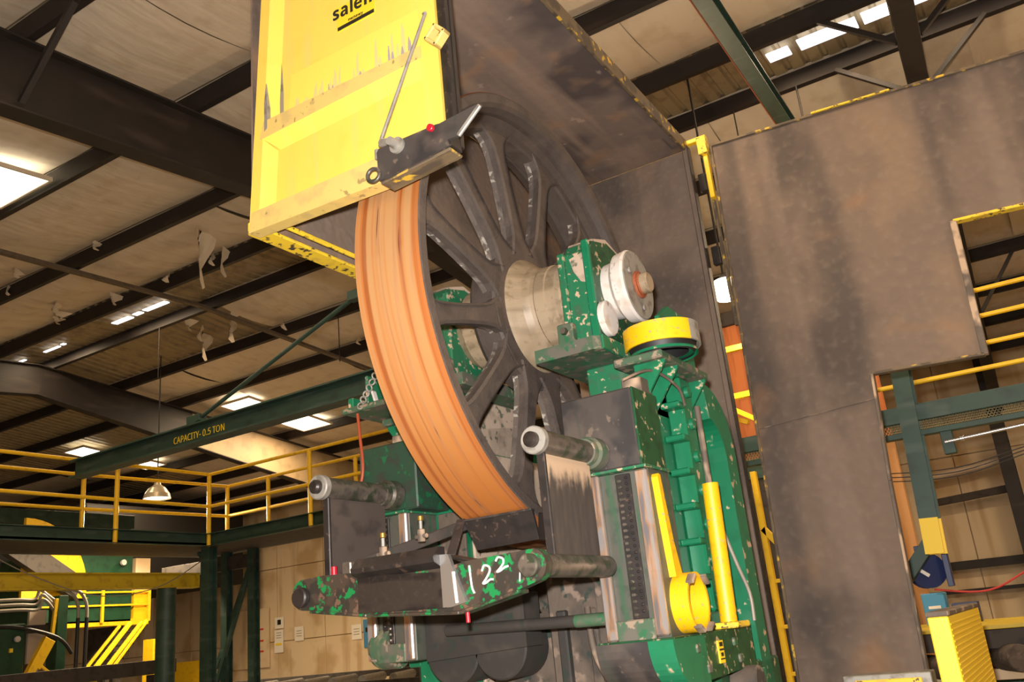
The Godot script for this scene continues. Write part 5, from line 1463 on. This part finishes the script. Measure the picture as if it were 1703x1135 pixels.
# ------------------------------------------------------------------ loose tools, jib crane
func tools() -> void:
	var t := thing("hook_spanner", "yellow ring spanner standing upright on the green shelf", "spanner", Vector3(-1.17, 1.535, -3.05))
	lathe(Vector3(-1.235, 1.638, -3.03), Vector3.RIGHT, [Vector2(0, 0.086), Vector2(0, 0.1), Vector2(0.10, 0.1), Vector2(0.10, 0.086), Vector2(0, 0.086)], 40); part("ring", M.tool_yellow, t)
	for a in [0.9, 2.3, -1.1, -2.1]:
		bx(Vector3(-1.13, 1.638 + 0.097 * sin(a), -3.03 + 0.097 * cos(a)), Vector3(0.03, 0.014, 0.045), Basis(Vector3(1, 0, 0), -a + PI / 2)); part("lug", M.dusty_arm, t)
	ext([Vector2(-0.012, 0.34), Vector2(0.0, 0.352), Vector2(0.014, 0.348), Vector2(0.016, 0.26), Vector2(0.022, 0.12), Vector2(0.045, 0.0), Vector2(-0.018, 0.0), Vector2(-0.016, 0.2)], Vector3(-1.205, 1.725, -2.975), Vector3(0, 0, -1), Vector3(0, 1, 0.12), Vector3(0.03, 0, 0)); part("handle", M.tool_yellow, t)
	t = thing("yellow_tube", "straight yellow steel tube standing beside the ring spanner", "tube", Vector3(-1.16, 1.55, -3.4))
	lathe(Vector3(-1.16, 1.56, -3.37), Vector3(0, 1, -0.08), [Vector2(0, 0.022), Vector2(0, 0.032), Vector2(0.52, 0.032), Vector2(0.52, 0.026), Vector2(0.4, 0.026)], 20); part("tube_body", M.tool_yellow, t)
	bx(Vector3(-1.16, 1.548, -3.39), Vector3(0.1, 0.022, 0.14)); part("foot_plate", M.worn_yellow_edge, t)
	# jib crane: beam, tie rod, post
	t = thing("jib_crane", "dark green jib crane beam with a painted capacity and a slanting tie rod", "crane", Vector3(-4.6, 0, -5.92))
	var a := Vector3(-9.75, 3.90, -6.26)
	var b := Vector3(-4.45, 3.80, -5.91)
	section(i_section(0.21, 0.17, 0.016, 0.012), a, b); part("jib_beam", M.deep_green, t)
	cyl(Vector3(-4.80, 4.60, -5.72), Vector3(-7.40, 4.02, -6.10), 0.022, 10); part("tie_rod", M.deep_green, t)
	bx(Vector3(-4.86, 4.58, -5.73), Vector3(0.22, 0.09, 0.08)); part("clevis", M.deep_green, t)
	bx(Vector3(-7.43, 4.01, -6.1), Vector3(0.16, 0.08, 0.1), Basis(Vector3(0, 0, 1), 0.2)); part("clevis", M.deep_green, t)
	box(-7.56, 3.95, -6.16, -7.4, 4.06, -6.06); part("beam_lug", M.deep_green, t)
	cyl(Vector3(-4.45, 0.0, -5.9), Vector3(-4.45, 4.75, -5.8), 0.08, 16); part("mast", M.deep_green, t)
	var f := along(a, b)
	# the lettering faces the viewer's side of the web
	var side := Vector3(0, 0, 1)
	var dir := (b - a).normalized()
	lettering("CAPACITY- 0.5 TON", 0.1, a + dir * 2.35 + side * 0.012 - Vector3(0, 0.005, 0), Basis(dir, Vector3.UP, dir.cross(Vector3.UP)), M.label_yellow, t)
	# orange cord and chain hanging from the far bracket
	t = thing("pull_cord", "orange cord on a steel chain hanging at the left edge of the tread", "cord", Vector3(-2.42, 2.72, -2.87))
	pipe(curve([Vector3(-2.50, 2.56, -2.90), Vector3(-2.475, 2.45, -2.88), Vector3(-2.45, 2.3, -2.86), Vector3(-2.50, 2.18, -2.87)], 6), 0.007, 8); part("cord", M.cord_orange, t)
	for k in 6:
		var p := Vector3(-2.41, 2.715, -2.92).lerp(Vector3(-2.50, 2.57, -2.90), k / 6.0)
		ring(p, Vector3(1, 0, 0.3) if k % 2 == 0 else Vector3(0.2, 0.2, 1), 0.014, 0.004); part("chain_link", M.bare_grey, t)

# ------------------------------------------------------------------ cast base below the wheel
func base() -> void:
	var t := thing("saw_base", "dark dusty cast base of the saw below the wheel", "machine base", Vector3(-1.84, 0, -3.4))
	ext_xy([Vector2(-2.25, 1.52), Vector2(-1.79, 1.545), Vector2(-1.79, 1.74), Vector2(-2.25, 1.74)], -3.07, -2.955); part("cross_plate", M.dark_casting, t)
	box(-2.1, 1.0, -4.0, -1.58, 1.66, -3.18, 0.02); part("body", M.dusty_iron, t)
	box(-2.1, 0.0, -4.0, -1.58, 1.0, -3.2, 0.02); part("pedestal", M.dark_casting, t)
	box(-1.79, 0.9, -3.18, -1.565, 1.84, -3.13, 0.01); part("dusty_front", M.dusty_iron, t)
	for k in [[-2.15, 0.125], [-1.93, 0.118]]:
		cyl(Vector3(k[0], 1.55, -3.16), Vector3(k[0], 1.55, -2.985), k[1], 32); part("rounded_lobe", M.dark_casting, t)
	# ribs and hoses behind the lower spokes
	box(-2.0, 1.66, -3.9, -1.6, 1.9, -3.4, 0.02); part("rear_block", M.dusty_iron, t)
	box(-1.74, 1.0, -3.19, -1.70, 1.66, -3.10, 0.006); part("rib", M.dark_casting, t)
	box(-1.62, 1.0, -3.19, -1.58, 1.66, -3.12, 0.006); part("rib", M.dusty_iron, t)
	pipe(curve([Vector3(-1.60, 1.66, -3.1), Vector3(-1.57, 1.5, -3.06), Vector3(-1.52, 1.35, -3.08), Vector3(-1.5, 1.1, -3.1)], 5), 0.012, 8); part("hose", M.dusty_arm, t)
	# slanted tie bar from side to side
	cyl(Vector3(-2.12, 1.628, -2.92), Vector3(-1.42, 1.612, -2.92), 0.021, 16); part("cross_rod", M.dark_casting, t)
	cyl(Vector3(-1.56, 1.6145, -2.92), Vector3(-1.42, 1.6125, -2.92), 0.0225, 16); part("rod_end", M.green_grimy, t)
	# far slide end seen below the swing frame
	lathe(Vector3(-2.48, 1.59, -2.95), Vector3.RIGHT, [Vector2(0, 0), Vector2(0, 0.075), Vector2(0.02, 0.085), Vector2(0.10, 0.085), Vector2(0.10, 0.0)], 24); part("end_boss", M.green_grimy, t)
